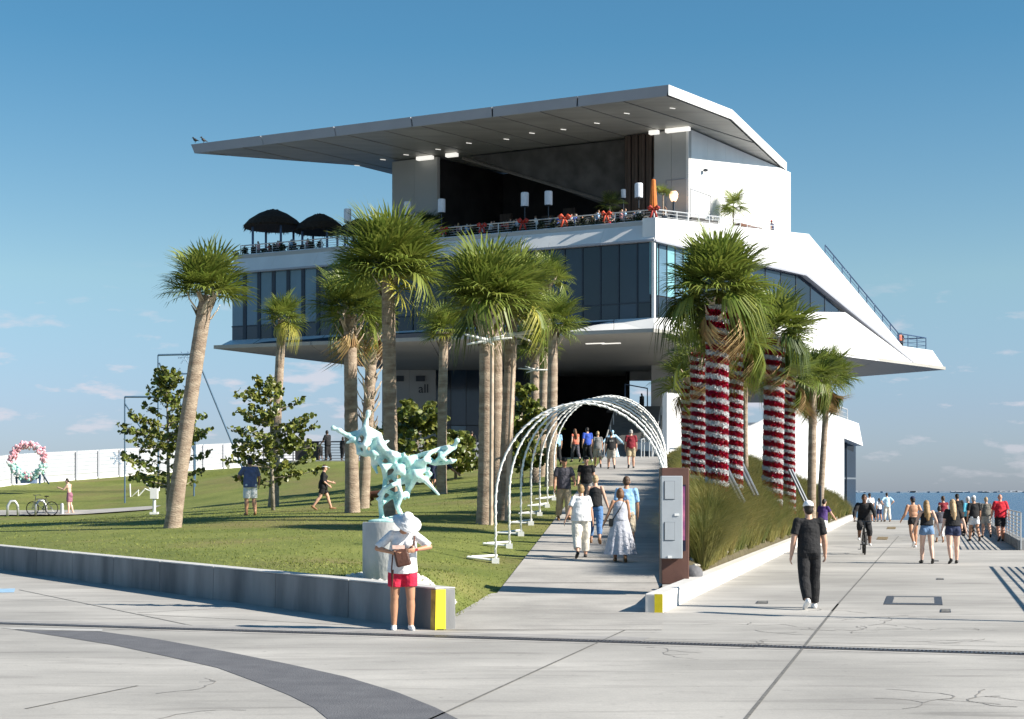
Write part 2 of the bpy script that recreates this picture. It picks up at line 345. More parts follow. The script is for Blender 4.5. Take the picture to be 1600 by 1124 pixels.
# ramp path
pv, pf = [], []; ds = np.arange(22.0, 92.1, 1.0)
for i, d in enumerate(ds):
    for x in np.linspace(xl_(d), xr_(d), 5): pv.append((x, d, zr(d)+.006))
    if i: pf += [((i-1)*5+j, (i-1)*5+j+1, i*5+j+1, i*5+j) for j in range(4)]
path = MB().add(pv, pf).build('path', m_path, fix=True); tag(path, 'concrete ramp path climbing under the white arches', kind='structure')
for d in np.arange(31.5, 90, 4.6):
    j = MB().quad((xl_(d), d-.02, zr(d-.02)+.011), (xr_(d), d-.02, zr(d-.02)+.011), (xr_(d+.02), d+.02, zr(d+.02)+.011), (xl_(d+.02), d+.02, zr(d+.02)+.011)).build('expansion_joint', m_joint, path)

# lawn
rows = list(np.arange(22.0, 60, .6))+list(np.arange(60, 131, 1.5)); nc = 64; lv, lf = [], []
for i, d in enumerate(rows):
    a = max(xw(d)+.12, -62) if d < 110 else -62; b = xl_(d)-.005 if d < 92 else (PX(470, d, 0).x if d > 97 else xl_(92)+(d-92)*-1.0)
    a = min(a, b-.01)
    for j in range(nc+1):
        s = j/nc; s = 1-(1-s)**1.35; x = a+(b-a)*s; lv.append((x, d, zl(x, d)))
    if i: lf += [((i-1)*(nc+1)+j, (i-1)*(nc+1)+j+1, i*(nc+1)+j+1, i*(nc+1)+j) for j in range(nc)]
lawn = MB().add(lv, lf).build('lawn_ground', m_grass, smooth=True); tag(lawn, 'green lawn rising to the building', kind='structure')
# short blades that give the turf its nap
nb = 30000; dd = 22+(np.random.rand(nb)**1.7)*52; uu = np.random.rand(nb); bv, bf = [], []
for d, u in zip(dd, uu):
    a, b = max(xw(d)+.14, -.33*d-1), xl_(d)-.02; x = a+(b-a)*u; z = zl(x, d) if False else None
    bv.append((x, d))
bx = np.array(bv); 
# bulk height lookup on the lawn grid instead of one solve per blade
def zl_many(xy):
    o = np.empty(len(xy))
    for k in range(0, len(xy), 4000):
        q = xy[k:k+4000]; z = _ph(((q[:, None, :]-_c[None, :, :2])**2).sum(-1))@_S[:len(_c)]+_S[-3]+_S[-2]*q[:, 0]+_S[-1]*q[:, 1]
        o[k:k+4000] = z
    o = np.maximum(o, .3); x, y = xy[:, 0], xy[:, 1]; s_ = lambda a, b, v: (lambda t: t*t*(3-2*t))(np.clip((v-a)/(b-a), 0, 1))
    xl = .094*y-3.1; zrr = np.clip(.0686*(y-30), 0, 3.8)
    e = s_(0, np.where(y < 34, 1.1, 2.2), xl-x); o = o*e+(zrr-.015)*(1-e)
    e = s_(0, 1.6, (x-(WA.x+(y-WA.y)*WD.x/WD.y))*WD.y); k = (y < 60) & (xl-x > .8); o = np.where(k, o*e+.5*(1-e), o)
    return np.minimum(o, 3.74)
bz = zl_many(bx); an = np.random.rand(nb)*6.28; hh = .012+.026*np.random.rand(nb); ww = .008+.012*np.random.rand(nb)*(dd/30)
ca, sa = np.cos(an), np.sin(an); ln = np.random.randn(nb, 2)*.02
V = np.empty((nb, 3, 3)); V[:, 0] = np.c_[bx[:, 0]-ca*ww, bx[:, 1]-sa*ww, bz-.01]; V[:, 1] = np.c_[bx[:, 0]+ca*ww, bx[:, 1]+sa*ww, bz-.01]; V[:, 2] = np.c_[bx[:, 0]+ln[:, 0], bx[:, 1]+ln[:, 1], bz+hh]
me = bpy.data.meshes.new('grass'); me.from_pydata(V.reshape(-1, 3), [], np.arange(nb*3).reshape(-1, 3)); me.materials.append(M('grass_blade', (.15, .19, .034), .7, .15, 1.5, c2=(.26, .28, .07), island=.25, sss=.3))
tag(ob('grass', me), 'short mown grass covering the lawn', 'grass', kind='stuff')
# light flat path across the lawn far left
fp = MB(); pp = [(PX(px, d, 0).x, d) for px, d in ((-60, 80.5), (0, 80), (120, 79), (235, 77.5))]
for a, b in zip(pp[:-1], pp[1:]):
    fp.quad((a[0], a[1], zl(*a)+.05), (b[0], b[1], zl(*b)+.05), (b[0], b[1]+2.4, zl(b[0], b[1]+2.4)+.06), (a[0], a[1]+2.4, zl(a[0], a[1]+2.4)+.06))
tag(fp.build('path', m_path), 'narrow pale path crossing the lawn', kind='structure')

# low concrete wall along the lawn, cast in lengths
m_kerbw = M('sunlit_top_concrete', (.50, .49, .47), .8, .1, 2, .1, 12, world=True)  # sun on the wall top put into a paler concrete colour
lw = thing('low_wall', 'low shaded concrete wall edging the lawn with a yellow painted end', 'wall', (WA.x, WA.y, 0)); rw = math.atan2(WD.y, WD.x)
wn = Vector((WD.y, -WD.x, 0)); Lb = 2.55; 
def wl(s, n, z): return Vector((WD.x*s+wn.x*n, WD.y*s+wn.y*n, z))
for i in range(17):
    a, b = i*Lb+.006*(i > 0), (i+1)*Lb-.006; h = .56
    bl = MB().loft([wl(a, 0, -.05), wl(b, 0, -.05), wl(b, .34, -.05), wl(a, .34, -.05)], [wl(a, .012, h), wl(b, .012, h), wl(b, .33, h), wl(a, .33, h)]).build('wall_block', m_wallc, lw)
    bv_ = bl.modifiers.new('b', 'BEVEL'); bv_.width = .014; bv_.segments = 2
    cp = MB().slab([wl(a+.004, .006, h), wl(b-.004, .006, h), wl(b-.004, .336, h), wl(a+.004, .336, h)], (0, 0, .022)).build('sunlit_top_slab', m_kerbw, lw); bv_ = cp.modifiers.new('b', 'BEVEL'); bv_.width = .008  # added top slab carrying the painted sunlight
yp = MB().loft([wl(-.002, .0, .0), wl(.07, -.004, .0), wl(.07, -.002, .0), wl(-.002, .16, .0)], [wl(-.004, .012, .56), wl(.07, .006, .56), wl(.07, .02, .56), wl(-.004, .16, .56)])
yp = MB().slab([wl(-.004, .0, .0), wl(-.004, .17, .0), wl(-.004, .17, .555), wl(-.004, .012, .555)], wl(-.004, 0, 0)).build('yellow_marking', m_yel, lw)
MB().slab([wl(0, -.003, 0), wl(.11, -.003, 0), wl(.11, .009, .555), wl(0, .009, .555)], -wn*.003).build('yellow_marking', M('worn_yellow', (.40, .28, .06), .7, .35, 9, world=True), lw)

# terrace in front of the building
tp = [PX(380, 119, 3.8), PX(455, 96.6, 3.8), PX(745, 95.2, 3.8), Vector((xl_(86), 86.0, 3.8)), Vector((xr_(86), 86.0, 3.8)), PX(1068, 92, 3.8), PX(1150, 128, 3.8), Vector((26, 150, 3.8)), Vector((20, 186, 3.8)), Vector((-52, 186, 3.8))]
tag(MB().slab(tp, (0, 0, -3.2)).build('terrace_ground', m_path), 'raised concrete terrace at the building entrance', kind='structure')

# planted mound, kerb and pad
mv, mf = [], []; rows = np.arange(28.5, 124, 1.2); nc = 18
for i, d in enumerate(rows):
    a, b = xr_(d), xk(d)-.30
    for j in range(nc+1): x = a+(b-a)*j/nc; mv.append((x, d, zm(x, d)-(.02 if j in (0,) else 0)))
    if i: mf += [((i-1)*(nc+1)+j, (i-1)*(nc+1)+j+1, i*(nc+1)+j+1, i*(nc+1)+j) for j in range(nc)]
tag(MB().add(mv, mf).build('mound_terrain', m_soil, smooth=True), 'planted mound beside the ramp', kind='structure')
kb = thing('kerb', 'low white concrete kerb edging the grass mound, yellow at its corner', 'kerb', (xk(25.1)+.0, 25.1, 0)); K0 = kb.location
kt = Vector((.248, 1, 0)).normalized(); kn = Vector((-kt.y, kt.x, 0)); m_kerb = M('white_concrete', (.60, .58, .555), .75, .06, 2, .1, 12, world=True)
def kl(s, n, z): return kt*s+kn*n+Vector((0, 0, z))
for i in range(28):
    a, b = i*3.2+.006*(i > 0), (i+1)*3.2-.006
    q = MB().slab([kl(a, 0, -.05), kl(b, 0, -.05), kl(b, .28, -.05), kl(a, .28, -.05)], (0, 0, .35)).build('kerb_block', m_kerb, kb); bv_ = q.modifiers.new('b', 'BEVEL'); bv_.width = .012
MB().slab([kl(-.003, .0, 0), kl(-.003, .13, 0), kl(-.003, .13, .297), kl(-.003, .0, .297)], kl(-.004, 0, 0)).build('yellow_marking', m_yel, kb)
MB().slab([Vector((xr_(25.2), 25.2, .2))-K0, kl(.05, .282, .2), kl(4.5, .282, .2), Vector((xr_(29.4), 29.4, .2))-K0], (0, 0, -.24)).build('pad', m_path, kb)
# white rocks between kerb and grass
rk = MB(); r2 = random.Random(3)
for _ in range(260):
    d = 30+r2.random()**1.2*66; n = .36+abs(r2.gauss(0, .16)); c = kb.location+kt*((d-25.1)/kt.y)+kn*n; s = r2.uniform(.025, .075)
    z = zm(c.x, c.y)+s*.3 if d > 28.5 else .2
    rk.ell((c.x, c.y, max(z, .22)), (s*r2.uniform(.7, 1.3), s, s*r2.uniform(.5, .9)), Matrix.Rotation(r2.random()*6, 3, 'Z'), 6, 4)
tag(rk.build('gravel', M('white_rock', (.42, .39, .33), .8, .12, 8), fix=False), 'white stones along the inside of the kerb', 'stones', kind='stuff')
# pale gravel round the plinth
gp = MB(); pc = P(608, 905, 25.6)
for _ in range(1500):
    a, q = r2.random()*6.28, r2.random()**.5; x, y = pc.x+.3+math.cos(a)*q*1.0, pc.y+.3+math.sin(a)*q*.8
    if r2.random() < .12: x, y = pc.x+r2.uniform(.3, 1.9), pc.y+r2.uniform(-.7, .6)
    if x > xl_(y)-.3 or x > -.85 or y < 24.9: continue
    s = r2.uniform(.018, .05); gp.ell((x, y, zl(x, y)+s*.3), (s, s*.8, s*.7), Matrix.Rotation(a, 3, 'Z'), 5, 3)
tag(gp.build('gravel', M('cream_gravel', (.66, .63, .57), .85, .15, 8), fix=False), 'pale gravel scattered round the sculpture plinth', 'gravel', kind='stuff')

# feathery ornamental grass on the mound
rg = np.random.RandomState(11); cl_ = []
for k in range(4900):
    d = 30.9+(rg.rand()**1.12)*86; s = rg.beta(1.1, 1.0); a, b = xr_(d)+(.8 if d < 46 else .35), xk(d)-.38
    if b <= a: continue
    x = a+(b-a)*s; q = min(s, (1-s)*2.2+.06)
    cl_.append((x, d, zm(x, d), (.66+.5*rg.rand())*(.55+.45*min(1, q*5))*(.55+.45*min(1, (d-28)/3))*(.38+.62*min(1, s*(3.2 if d < 50 else 6)))))
cl_ = np.array(cl_); per = 60; C = np.repeat(cl_, per, 0); n = len(C)
an = rg.rand(n)*6.283; sp = rg.rand(n)**.7; h = C[:, 3]*(.7+.5*rg.rand(n)); wd = (.0055+.004*rg.rand(n))*np.clip(C[:, 1]/38, .9, 2.4)
rx, ry = np.cos(an), np.sin(an); r0 = rg.rand(n)*.13; base = np.c_[C[:, 0]+rx*r0, C[:, 1]+ry*r0, C[:, 2]-.05]
tx, ty = -ry, rx; lean = h*(.15+1.0*sp); wind = np.c_[-np.ones(n)*.12, np.zeros(n)]*h[:, None]
m1 = base+np.c_[rx*lean*.35, ry*lean*.35, h*.62]; m1[:, :2] += wind*.4
m2 = base+np.c_[rx*lean, ry*lean, h*(1-.22*sp)]; m2[:, :2] += wind
W3 = np.c_[tx*wd, ty*wd, np.zeros(n)]
V = np.stack([base-W3, base+W3, m1-W3*.8, m1+W3*.8, m2], 1).reshape(-1, 3); b5 = np.arange(n)*5
Fq = np.stack([np.c_[b5, b5+1, b5+3], np.c_[b5, b5+3, b5+2], np.c_[b5+2, b5+3, b5+4]], 1).reshape(-1, 3)
me = bpy.data.meshes.new('ornamental_grass'); me.from_pydata(V, [], Fq)
me.materials.append(M('muhly_blade', (.10, .135, .03), .7, .2, .55, c2=(.31, .265, .085), island=.3, sss=.35, world=True))
tag(ob('ornamental_grass', me), 'tall feathery green and tan grass covering the mound', 'grass', kind='stuff')

# sea, far shore
m_sea = M('sea_water', (.006, .045, .12), .16, .2, .05, 0, 1, c2=(.010, .065, .16), world=True, stretch=(.3, 1, 1), spec=.35)
n_, l_ = m_sea.node_tree.nodes, m_sea.node_tree.links; g = n_.new('ShaderNodeNewGeometry'); mp = n_.new('ShaderNodeMapping'); mp.inputs['Scale'].default_value = (.25, 1, 1); l_.new(g.outputs['Position'], mp.inputs[0])
tt = n_.new('ShaderNodeTexNoise'); tt.inputs['Scale'].default_value = .45; tt.inputs['Detail'].default_value = 8; l_.new(mp.outputs[0], tt.inputs[0]); bp = n_.new('ShaderNodeBump'); bp.inputs['Strength'].default_value = 1; bp.inputs['Distance'].default_value = 1.1; l_.new(tt.outputs[0], bp.inputs['Height']); l_.new(bp.outputs[0], n_['Principled BSDF'].inputs['Normal'])
tag(MB().quad((-30000, -3000, -2.4), (30000, -3000, -2.4), (30000, 30000, -2.4), (-30000, 30000, -2.4)).build('sea_water', m_sea), 'calm blue bay water', kind='structure')
sh = MB(); r3 = random.Random(8); 
for k in range(240):
    x = -4000+k*40; sh.box((x+r3.uniform(-9, 9), 9000+r3.uniform(-80, 80), -2.4+3), (r3.uniform(25, 60), 60, r3.uniform(6, 10)))
tag(sh.build('far_shore_terrain', M('haze_pale_shore', (.30, .36, .42), .9, .12, .01, world=True), fix=False), 'low hazy shore across the bay', kind='structure')  # haze over the shore put into its pale grey-blue colour
sb = MB()
for k in range(170):
    x = -3600+r3.random()*9000; h = r3.uniform(1, 6); sb.box((x, 8900, 3+h/2), (r3.uniform(10, 42), 30, h))
tag(sb.build('far_buildings', M('far_white', (.55, .57, .6), .9, .1, .01, world=True), fix=False), 'tiny pale buildings on the far shore', 'buildings', kind='stuff')
# ================================================================ the building
m_clad = M('white_cladding', (.66, .66, .655), .42, .08, .5, .06, 1.2, c2=(.76, .76, .75), world=True, stretch=(1, 1, .35))
m_fasc = M('grey_metal_and_shade', (.33, .34, .38), .4, .04, .5, world=True)
m_sof = M('soffit_metal', (.31, .305, .285), .5, .16, .5, .05, 2, world=True, stretch=(.4, 2, 1), island=.10)
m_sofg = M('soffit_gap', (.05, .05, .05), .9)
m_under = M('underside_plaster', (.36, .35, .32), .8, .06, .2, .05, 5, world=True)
m_glass = M('dark_glass', (.016, .030, .052), .07, .25, .12, .012, .5, world=True, spec=.55, island=.45)
m_glass2 = M('sky_painted_glass', (.10, .18, .25), .06, .15, .3, world=True, spec=.6)  # sky seen through the panes put into a lighter opaque blue
m_glass3 = M('sky_reflection_glass', (.20, .42, .47), .1, .08, .3, world=True, spec=.5)  # sky reflection painted into the pane colour
m_mul = M('mullion', (.035, .045, .06), .4, .1, 3, metal=.3)
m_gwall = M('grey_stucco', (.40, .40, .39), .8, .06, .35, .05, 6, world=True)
m_dark = M('dark_walls_and_shade', (.022, .020, .02), .8, .5, .6, world=True)
m_brown = M('brown_timber', (.075, .052, .04), .7, .3, 2, world=True, stretch=(6, 6, .3))
m_rail = M('pale_metal', (.55, .56, .57), .4, .05, 5, metal=.5)
m_navy = M('navy_metal', (.05, .09, .17), .4, .1, 5, metal=.3)
m_lamp = M('lamp_white', (1, .97, .9), .5, 0, 1, emit=.45)
U, VV = Vector((-.887, .462, 0)), Vector((.643, .766, 0)); U.normalize(); VV.normalize()
C0 = Vector((11.1, 125, 0))
def B(t, q, z): return C0+U*t+VV*q+Vector((0, 0, z))
def tpx(px, o, d=U):     # where the line o + d*t crosses photo column px
    k = (px-800)/F; return (o.x-k*o.y)/(k*d.y-d.x)
bd = thing('pier_building', 'white cantilevered building with a wide wing roof, dark glass band and sloping stair ribbon', 'building', tuple(C0)); O = bd.location.copy()
def bp(mb, name, mat, parent=bd, smooth=False):
    par_o = O; mb.v = [(x-par_o.x, y-par_o.y, z-par_o.z) for x, y, z in mb.v]; return mb.build(name, mat, parent, smooth)
# --- glazed storey, left face
nb_, T = 26, 41.2
for i in range(nb_):
    a, b = T*i/nb_, T*(i+1)/nb_
    lt = a > 30.5
    for z0, z1 in ((15.52, 16.75), (16.83, 21.62)):
        jit = random.uniform(-.012, .012)
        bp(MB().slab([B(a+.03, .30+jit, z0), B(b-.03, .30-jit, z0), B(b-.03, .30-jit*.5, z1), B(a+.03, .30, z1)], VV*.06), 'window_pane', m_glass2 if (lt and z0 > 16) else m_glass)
    bp(MB().slab([B(a-.05, .22, 15.5), B(a+(.30 if lt else .05), .22, 15.5), B(a+(.30 if lt else .05), .22, 21.64), B(a-.05, .22, 21.64)], VV*.12), 'mullion', m_mul)
bp(MB().slab([B(0, .25, 16.74), B(T, .25, 16.74), B(T, .25, 16.84), B(0, .25, 16.84)], VV*.08), 'transom', m_mul)
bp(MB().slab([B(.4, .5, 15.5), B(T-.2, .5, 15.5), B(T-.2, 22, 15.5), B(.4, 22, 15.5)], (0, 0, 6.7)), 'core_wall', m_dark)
# --- glazed storey, right face: clip the trapezoid into panes
gp_ = [(0, 15.5), (24.6, 18.1), (30.8, 18.6), (23.5, 21.4), (0, 21.62)]
s0 = 0
for i, wd in enumerate([1.15]*6+[2.6]*11):
    q = clip(clip(gp_, (-1, 0), -(s0+.06)), (1, 0), s0+wd-.06)
    if len(q) > 2:
        if i < 6 and i % 1 == 0:
            up_ = clip(q, (0, -1), -17.4); dn = clip(q, (0, 1), 17.3)
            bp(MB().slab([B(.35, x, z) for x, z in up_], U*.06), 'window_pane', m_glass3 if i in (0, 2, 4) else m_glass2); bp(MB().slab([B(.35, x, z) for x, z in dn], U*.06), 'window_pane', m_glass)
        else: bp(MB().slab([B(.35, x, z) for x, z in q], U*.06), 'window_pane', m_glass)
        if i: 
            zt = 21.6 if s0 < 23.5 else 21.4-(s0-23.5)*.384
            bp(MB().slab([B(.3, s0-.05, 15.5+s0*.1057), B(.3, s0+.05, 15.5+s0*.1057), B(.3, s0+.05, zt), B(.3, s0-.05, zt)], U*.1), 'mullion', m_mul)
    s0 += wd
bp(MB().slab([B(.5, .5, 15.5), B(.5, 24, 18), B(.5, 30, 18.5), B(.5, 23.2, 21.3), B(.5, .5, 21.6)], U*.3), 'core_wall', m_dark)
bp(MB().slab([B(-.02, -.02, 15.5), B(.2, -.02, 15.5), B(.2, -.02, 21.64), B(-.02, -.02, 21.64)], VV*.2), 'corner_post', m_clad)
# --- parapet band, left face, in cladding lengths; leans back at the top
for i in range(9):
    a, b = T*i/9+.012*(i > 0), T*(i+1)/9-.012*(i < 8)
    bp(MB().loft([B(a, -.12, 21.66), B(b, -.12, 21.66), B(b, 1.4, 21.66), B(a, 1.4, 21.66)], [B(a, .85, 23.35), B(b, .85, 23.35), B(b, 1.4, 23.35), B(a, 1.4, 23.35)]), 'parapet_panel', m_clad)
bp(MB().slab([B(-.1, -.16, 21.50), B(T, -.16, 21.50), B(T, -.16, 21.66), B(-.1, -.16, 21.66)], VV*.5), 'drip_edge', m_fasc)
# --- ribbon, right face
rib_lo = [(0, 21.62), (23.5, 21.4), (46.8, 14.25), (52, 14.5)]; rib_hi = [(0, 23.35), (23.9, 25.0), (42.3, 16.25), (49, 16.27)]
def rib(i, n, dp):
    L_ = lambda a, b, t: (a[0]+(b[0]-a[0])*t, a[1]+(b[1]-a[1])*t)
    for k in range(n):
        t0, t1_ = k/n+.0012*(k > 0), (k+1)/n-.0012*(k < n-1); q = (L_(rib_lo[i], rib_lo[i+1], t0), L_(rib_lo[i], rib_lo[i+1], t1_), L_(rib_hi[i], rib_hi[i+1], t1_), L_(rib_hi[i], rib_hi[i+1], t0))
        bp(MB().slab([B(-.12+random.uniform(0, .006), x, z) for x, z in q], U*dp), 'ribbon_panel', m_clad)
rib(0, 7, 1.1); rib(1, 8, 3.4)
bp(MB().slab([B(-.12, x, z) for x, z in (rib_lo[2], rib_lo[3], rib_hi[3], rib_hi[2])], U*9), 'ribbon_panel', m_clad)
bp(MB().slab([B(-.16, x, z) for x, z in ((0, 21.46), (23.4, 21.22), (45.5, 14.5), (46.8, 14.27), (23.5, 21.4), (0, 21.62))], U*.5), 'drip_edge', m_fasc)
# --- lower sloping facets, left
S1, S2 = Vector((10.9, 123, 14.2)), Vector((-25.6, 137.3, 14.2)); nf = 12
sp = lambda k: S1.lerp(S2, k)
for i in range(nf):
    a, b = i/nf+.0012*(i > 0), (i+1)/nf-.0012
    p = [sp(a), sp(b), B(T*b, -.02, 15.5), B(T*a, -.02, 15.5)]; g = .035
    tri = ([p[0], p[1], p[3]], [p[1]+(p[3]-p[1])*.004, p[2], p[3]+(p[2]-p[3])*.02]) if i % 2 else ([p[0], p[1], p[2]], [p[0]+(p[3]-p[0])*.02, p[2]+(p[3]-p[2])*.02, p[3]])
    for q in tri: bp(MB().slab(q, (.06, .12, .06)), 'fascia_panel', m_clad)
bp(MB().slab([S1+Vector((0, .2, .05)), S2+Vector((0, .2, .05)), B(T, .15, 15.48), B(0, .15, 15.48)], (.1, .2, .05)), 'fascia_backing', m_mul)
SR = lambda k: Vector((10.9+.65*k, 123+.75*k, 14.2))
def sill(s): return B(-.04, s, 15.5+s*.1057 if s < 24.6 else 18.1+(s-24.6)*.08)
a0, a1, a2, a3 = sill(0), sill(12), sill(24.6), B(-.04, 30.8, 18.6); b0, b1, b2, b3, b4 = SR(0), SR(13), SR(24), SR(36), SR(46.9); c_ = B(-.06, 46.7, 14.28)
for tri in ((a0, a1, b1), (a0, b1, b0), (a1, a2, b2), (a1, b2, b1), (a2, b3, b2), (a2, a3, b3), (a3, c_, b3), (b3, c_, b4)):
    m_ = (tri[0]+tri[1]+tri[2])/3; sz = min((tri[i]-m_).length for i in range(3)); kk = 1-.03/sz
    bp(MB().slab([m_+(p-m_)*kk for p in tri], U*.12), 'fascia_panel', m_clad)
    bp(MB().slab([m_+(p-m_)+U*.13 for p in tri], U*.1), 'fascia_backing', m_fasc)
# --- underside
und = [(10.9, 123), (-25.6, 137.3), (-13, 160), (-6.2, 172.3), (22, 172.3), (36, 172), (43.6, 160.9)]
for i in range(7):      # broad plaster bays with fine joints
    q = clip(clip(und, (-VV.y, VV.x), 1e9), (1, 0), 1e9)
    a, b = -27+i*10.2, -27+(i+1)*10.2-.05
    q = clip(clip(und, (-1, 0), -a), (1, 0), b)
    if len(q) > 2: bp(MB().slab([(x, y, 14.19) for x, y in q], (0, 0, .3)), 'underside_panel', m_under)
for px, d in ((955, 132), (930, 132)):
    c = PX(px, d, 14.15); bp(MB().box(c, (1.6, .3, .06), -.4), 'recessed_light', m_lamp)
# --- roof-deck floor
bp(MB().slab([B(1, .6, 22.2), B(T, .6, 22.2), B(T, 30, 22.2), B(8, 34, 22.2), B(1, 24, 22.2)], (0, 0, 1.04)), 'deck_floor', m_gwall)
# --- upper block under the roof
W0 = Vector((14.65, 132.7, 0)); WR = Vector((11.65, 18.3, 0)).normalized(); WL = Vector((-WR.y, WR.x, 0))
def WLf(t, q, z): return W0+U*t+VV*q+Vector((0, 0, z))
def WRf(s, q, z): return W0+WR*s+WL*q+Vector((0, 0, z))
Z0, Z1 = 22.6, 32.05
for i in range(6):
    a, b = 21.7*i/6+.01*(i > 0), 21.7*(i+1)/6-.01
    for z0, z1 in ((Z0, 28.2), (28.22, Z1)): bp(MB().slab([WRf(a, 0, z0), WRf(b, 0, z0), WRf(b, 0, z1), WRf(a, 0, z1)], WL*.3), 'wall_panel', m_clad)
bp(MB().slab([WRf(.2, .03, Z0), WRf(21.6, .03, Z0), WRf(21.6, .03, Z1), WRf(.2, .03, Z1)], WL*.4), 'wall_core', m_gwall)
t1, t2, t3, t4 = (tpx(q, W0) for q in (1022, 972, 683, 613))
for a, b in ((0, t1*.5-.01), (t1*.5+.01, t1)):
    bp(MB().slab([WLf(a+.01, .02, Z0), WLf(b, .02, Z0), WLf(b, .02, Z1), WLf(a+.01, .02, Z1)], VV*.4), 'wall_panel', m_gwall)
n = 9
for i in range(n):
    a, b = t1+(t2-t1)*i/n, t1+(t2-t1)*(i+.72)/n
    bp(MB().slab([WLf(a, .25-.12*(i % 2), Z0), WLf(b, .25-.12*(i % 2), Z0), WLf(b, .25-.12*(i % 2), Z1), WLf(a, .25-.12*(i % 2), Z1)], VV*.15), 'timber_plank', m_brown)
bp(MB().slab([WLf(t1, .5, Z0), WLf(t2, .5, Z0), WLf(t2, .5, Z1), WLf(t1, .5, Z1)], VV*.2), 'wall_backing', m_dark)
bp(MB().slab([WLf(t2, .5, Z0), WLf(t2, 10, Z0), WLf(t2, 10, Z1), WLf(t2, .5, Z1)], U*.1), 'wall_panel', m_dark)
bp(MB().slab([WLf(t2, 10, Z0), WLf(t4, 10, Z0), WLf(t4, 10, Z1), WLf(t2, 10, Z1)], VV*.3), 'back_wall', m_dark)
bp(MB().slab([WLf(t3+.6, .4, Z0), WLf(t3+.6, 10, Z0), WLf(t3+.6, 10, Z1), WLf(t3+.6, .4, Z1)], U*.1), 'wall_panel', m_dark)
for a, b in ((t3, (t3+t4)/2-.01), ((t3+t4)/2+.01, t4)):
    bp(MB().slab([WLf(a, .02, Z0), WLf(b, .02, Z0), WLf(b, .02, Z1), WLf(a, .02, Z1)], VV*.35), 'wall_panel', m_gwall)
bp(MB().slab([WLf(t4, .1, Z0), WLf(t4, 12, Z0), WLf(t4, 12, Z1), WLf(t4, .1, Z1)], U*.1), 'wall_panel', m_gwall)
for i in range(7):
    a = t2+2+(t3-t2-3)*i/7; bp(MB().slab([WLf(a, 6, Z0), WLf(a+1.2, 6, Z0), WLf(a+1.2, 6, 27.5-.5*(i % 3)), WLf(a, 6, 27.5-.5*(i % 3))], VV*.2), 'bar_shelf', m_brown)
ts = [tpx(q, W0) for q in (975, 925, 720)]
z_ = lambda px, y: HC+(HZ-y)/F*(W0+U*tpx(px, W0)).y
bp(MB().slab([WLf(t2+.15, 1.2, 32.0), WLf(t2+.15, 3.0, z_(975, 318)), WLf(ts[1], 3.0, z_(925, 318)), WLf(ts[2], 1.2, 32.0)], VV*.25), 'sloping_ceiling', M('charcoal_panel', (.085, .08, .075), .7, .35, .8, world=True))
bp(MB().path([WLf(ts[1]-1.5, 2.8, z_(915, 321)), WLf(ts[2]+.6, 1.0, 31.9)], .13, 4), 'ceiling_edge', M('edge_trim', (.2, .18, .16), .6))
# door outlines and small things on the right wall
def frame_lines(pts, r=.035): return bp(MB().path(pts, r, 4), 'door_frame', m_fasc)
frame_lines([WRf(.3, -.02, 22.7), WRf(.3, -.02, 27.1), WRf(4.2, -.02, 27.1), WRf(4.2, -.02, 22.7)], .05)
frame_lines([WLf(2.0, -.02, 22.7), WLf(2.0, -.02, 27.9), WLf(.15, -.02, 27.9)], .05)
bp(MB().slab([WRf(1.3, -.03, 24.6), WRf(3, -.03, 24.6), WRf(3, -.03, 26.2), WRf(1.3, -.03, 26.2)], WL*.02), 'wall_notice', M('notice_panel', (.62, .64, .68), .5))
bp(MB().ell(WRf(2.6, -.3, 29.0), (.22, .3, .13), None, 8, 6), 'camera_bracket', m_mul)
# --- roof
A_, E_, F_, Bk1, Bk2, D_, C_, B_ = (11.95, 122), (17.9, 130), (25.9, 150.8), (20, 172), (-4, 168), (-11.4, 153), (-14.7, 148.4), (-28.7, 143)
roof = [A_, E_, F_, Bk1, Bk2, D_, C_, B_]
mid = (2, 146)
ins = [(x+(mid[0]-x)/math.hypot(mid[0]-x, mid[1]-y)*.32, y+(mid[1]-y)/math.hypot(mid[0]-x, mid[1]-y)*.32) for x, y in roof]
top, bot = [Vector((*q, 32.96)) for q in roof], [Vector((*q, 32.18)) for q in ins]
bot2 = [Vector((*q, 32.18)) for q in roof]
def fas(i, j, mat, tilt, n):
    for k in range(n):
        a, b = k/n+.0015*(k > 0), (k+1)/n-.0015*(k < n-1); lo_ = bot if tilt else bot2
        p = [lo_[i].lerp(lo_[j], a), lo_[i].lerp(lo_[j], b), top[i].lerp(top[j], b), top[i].lerp(top[j], a)]
        c = Vector((*mid, 0))-Vector((p[0].x, p[0].y, 0)); bp(MB().slab(p, c.normalized()*.12), 'roof_fascia', mat)
fas(0, 7, m_fasc, True, 6); fas(0, 1, m_clad, False, 1); fas(1, 2, m_clad, False, 2); fas(7, 6, m_fasc, True, 2); fas(6, 5, m_fasc, True, 1)  # shaded left fascia painted grey, the sunlit right one white
for i, j in ((2, 3), (3, 4), (4, 5)): fas(i, j, m_clad, False, 1)
bp(MB().slab([Vector((x+(mid[0]-x)*.01, y+(mid[1]-y)*.01, 32.90)) for x, y in roof], (0, 0, .10)), 'roof', m_clad)
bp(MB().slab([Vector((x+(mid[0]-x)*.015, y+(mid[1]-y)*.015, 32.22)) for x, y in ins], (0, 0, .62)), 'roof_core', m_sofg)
nU, nV = Vector((VV.y, -VV.x)), Vector((U.y, -U.x))    # directions across the two joint families
un = Vector((U.x, U.y)); ax = Vector((-VV.y, VV.x))
vals = [ax.x*x+ax.y*y for x, y in ins]; lo_v, hi_v = min(vals), max(vals); wv = 3.55; i = 0; a = lo_v
lights = []
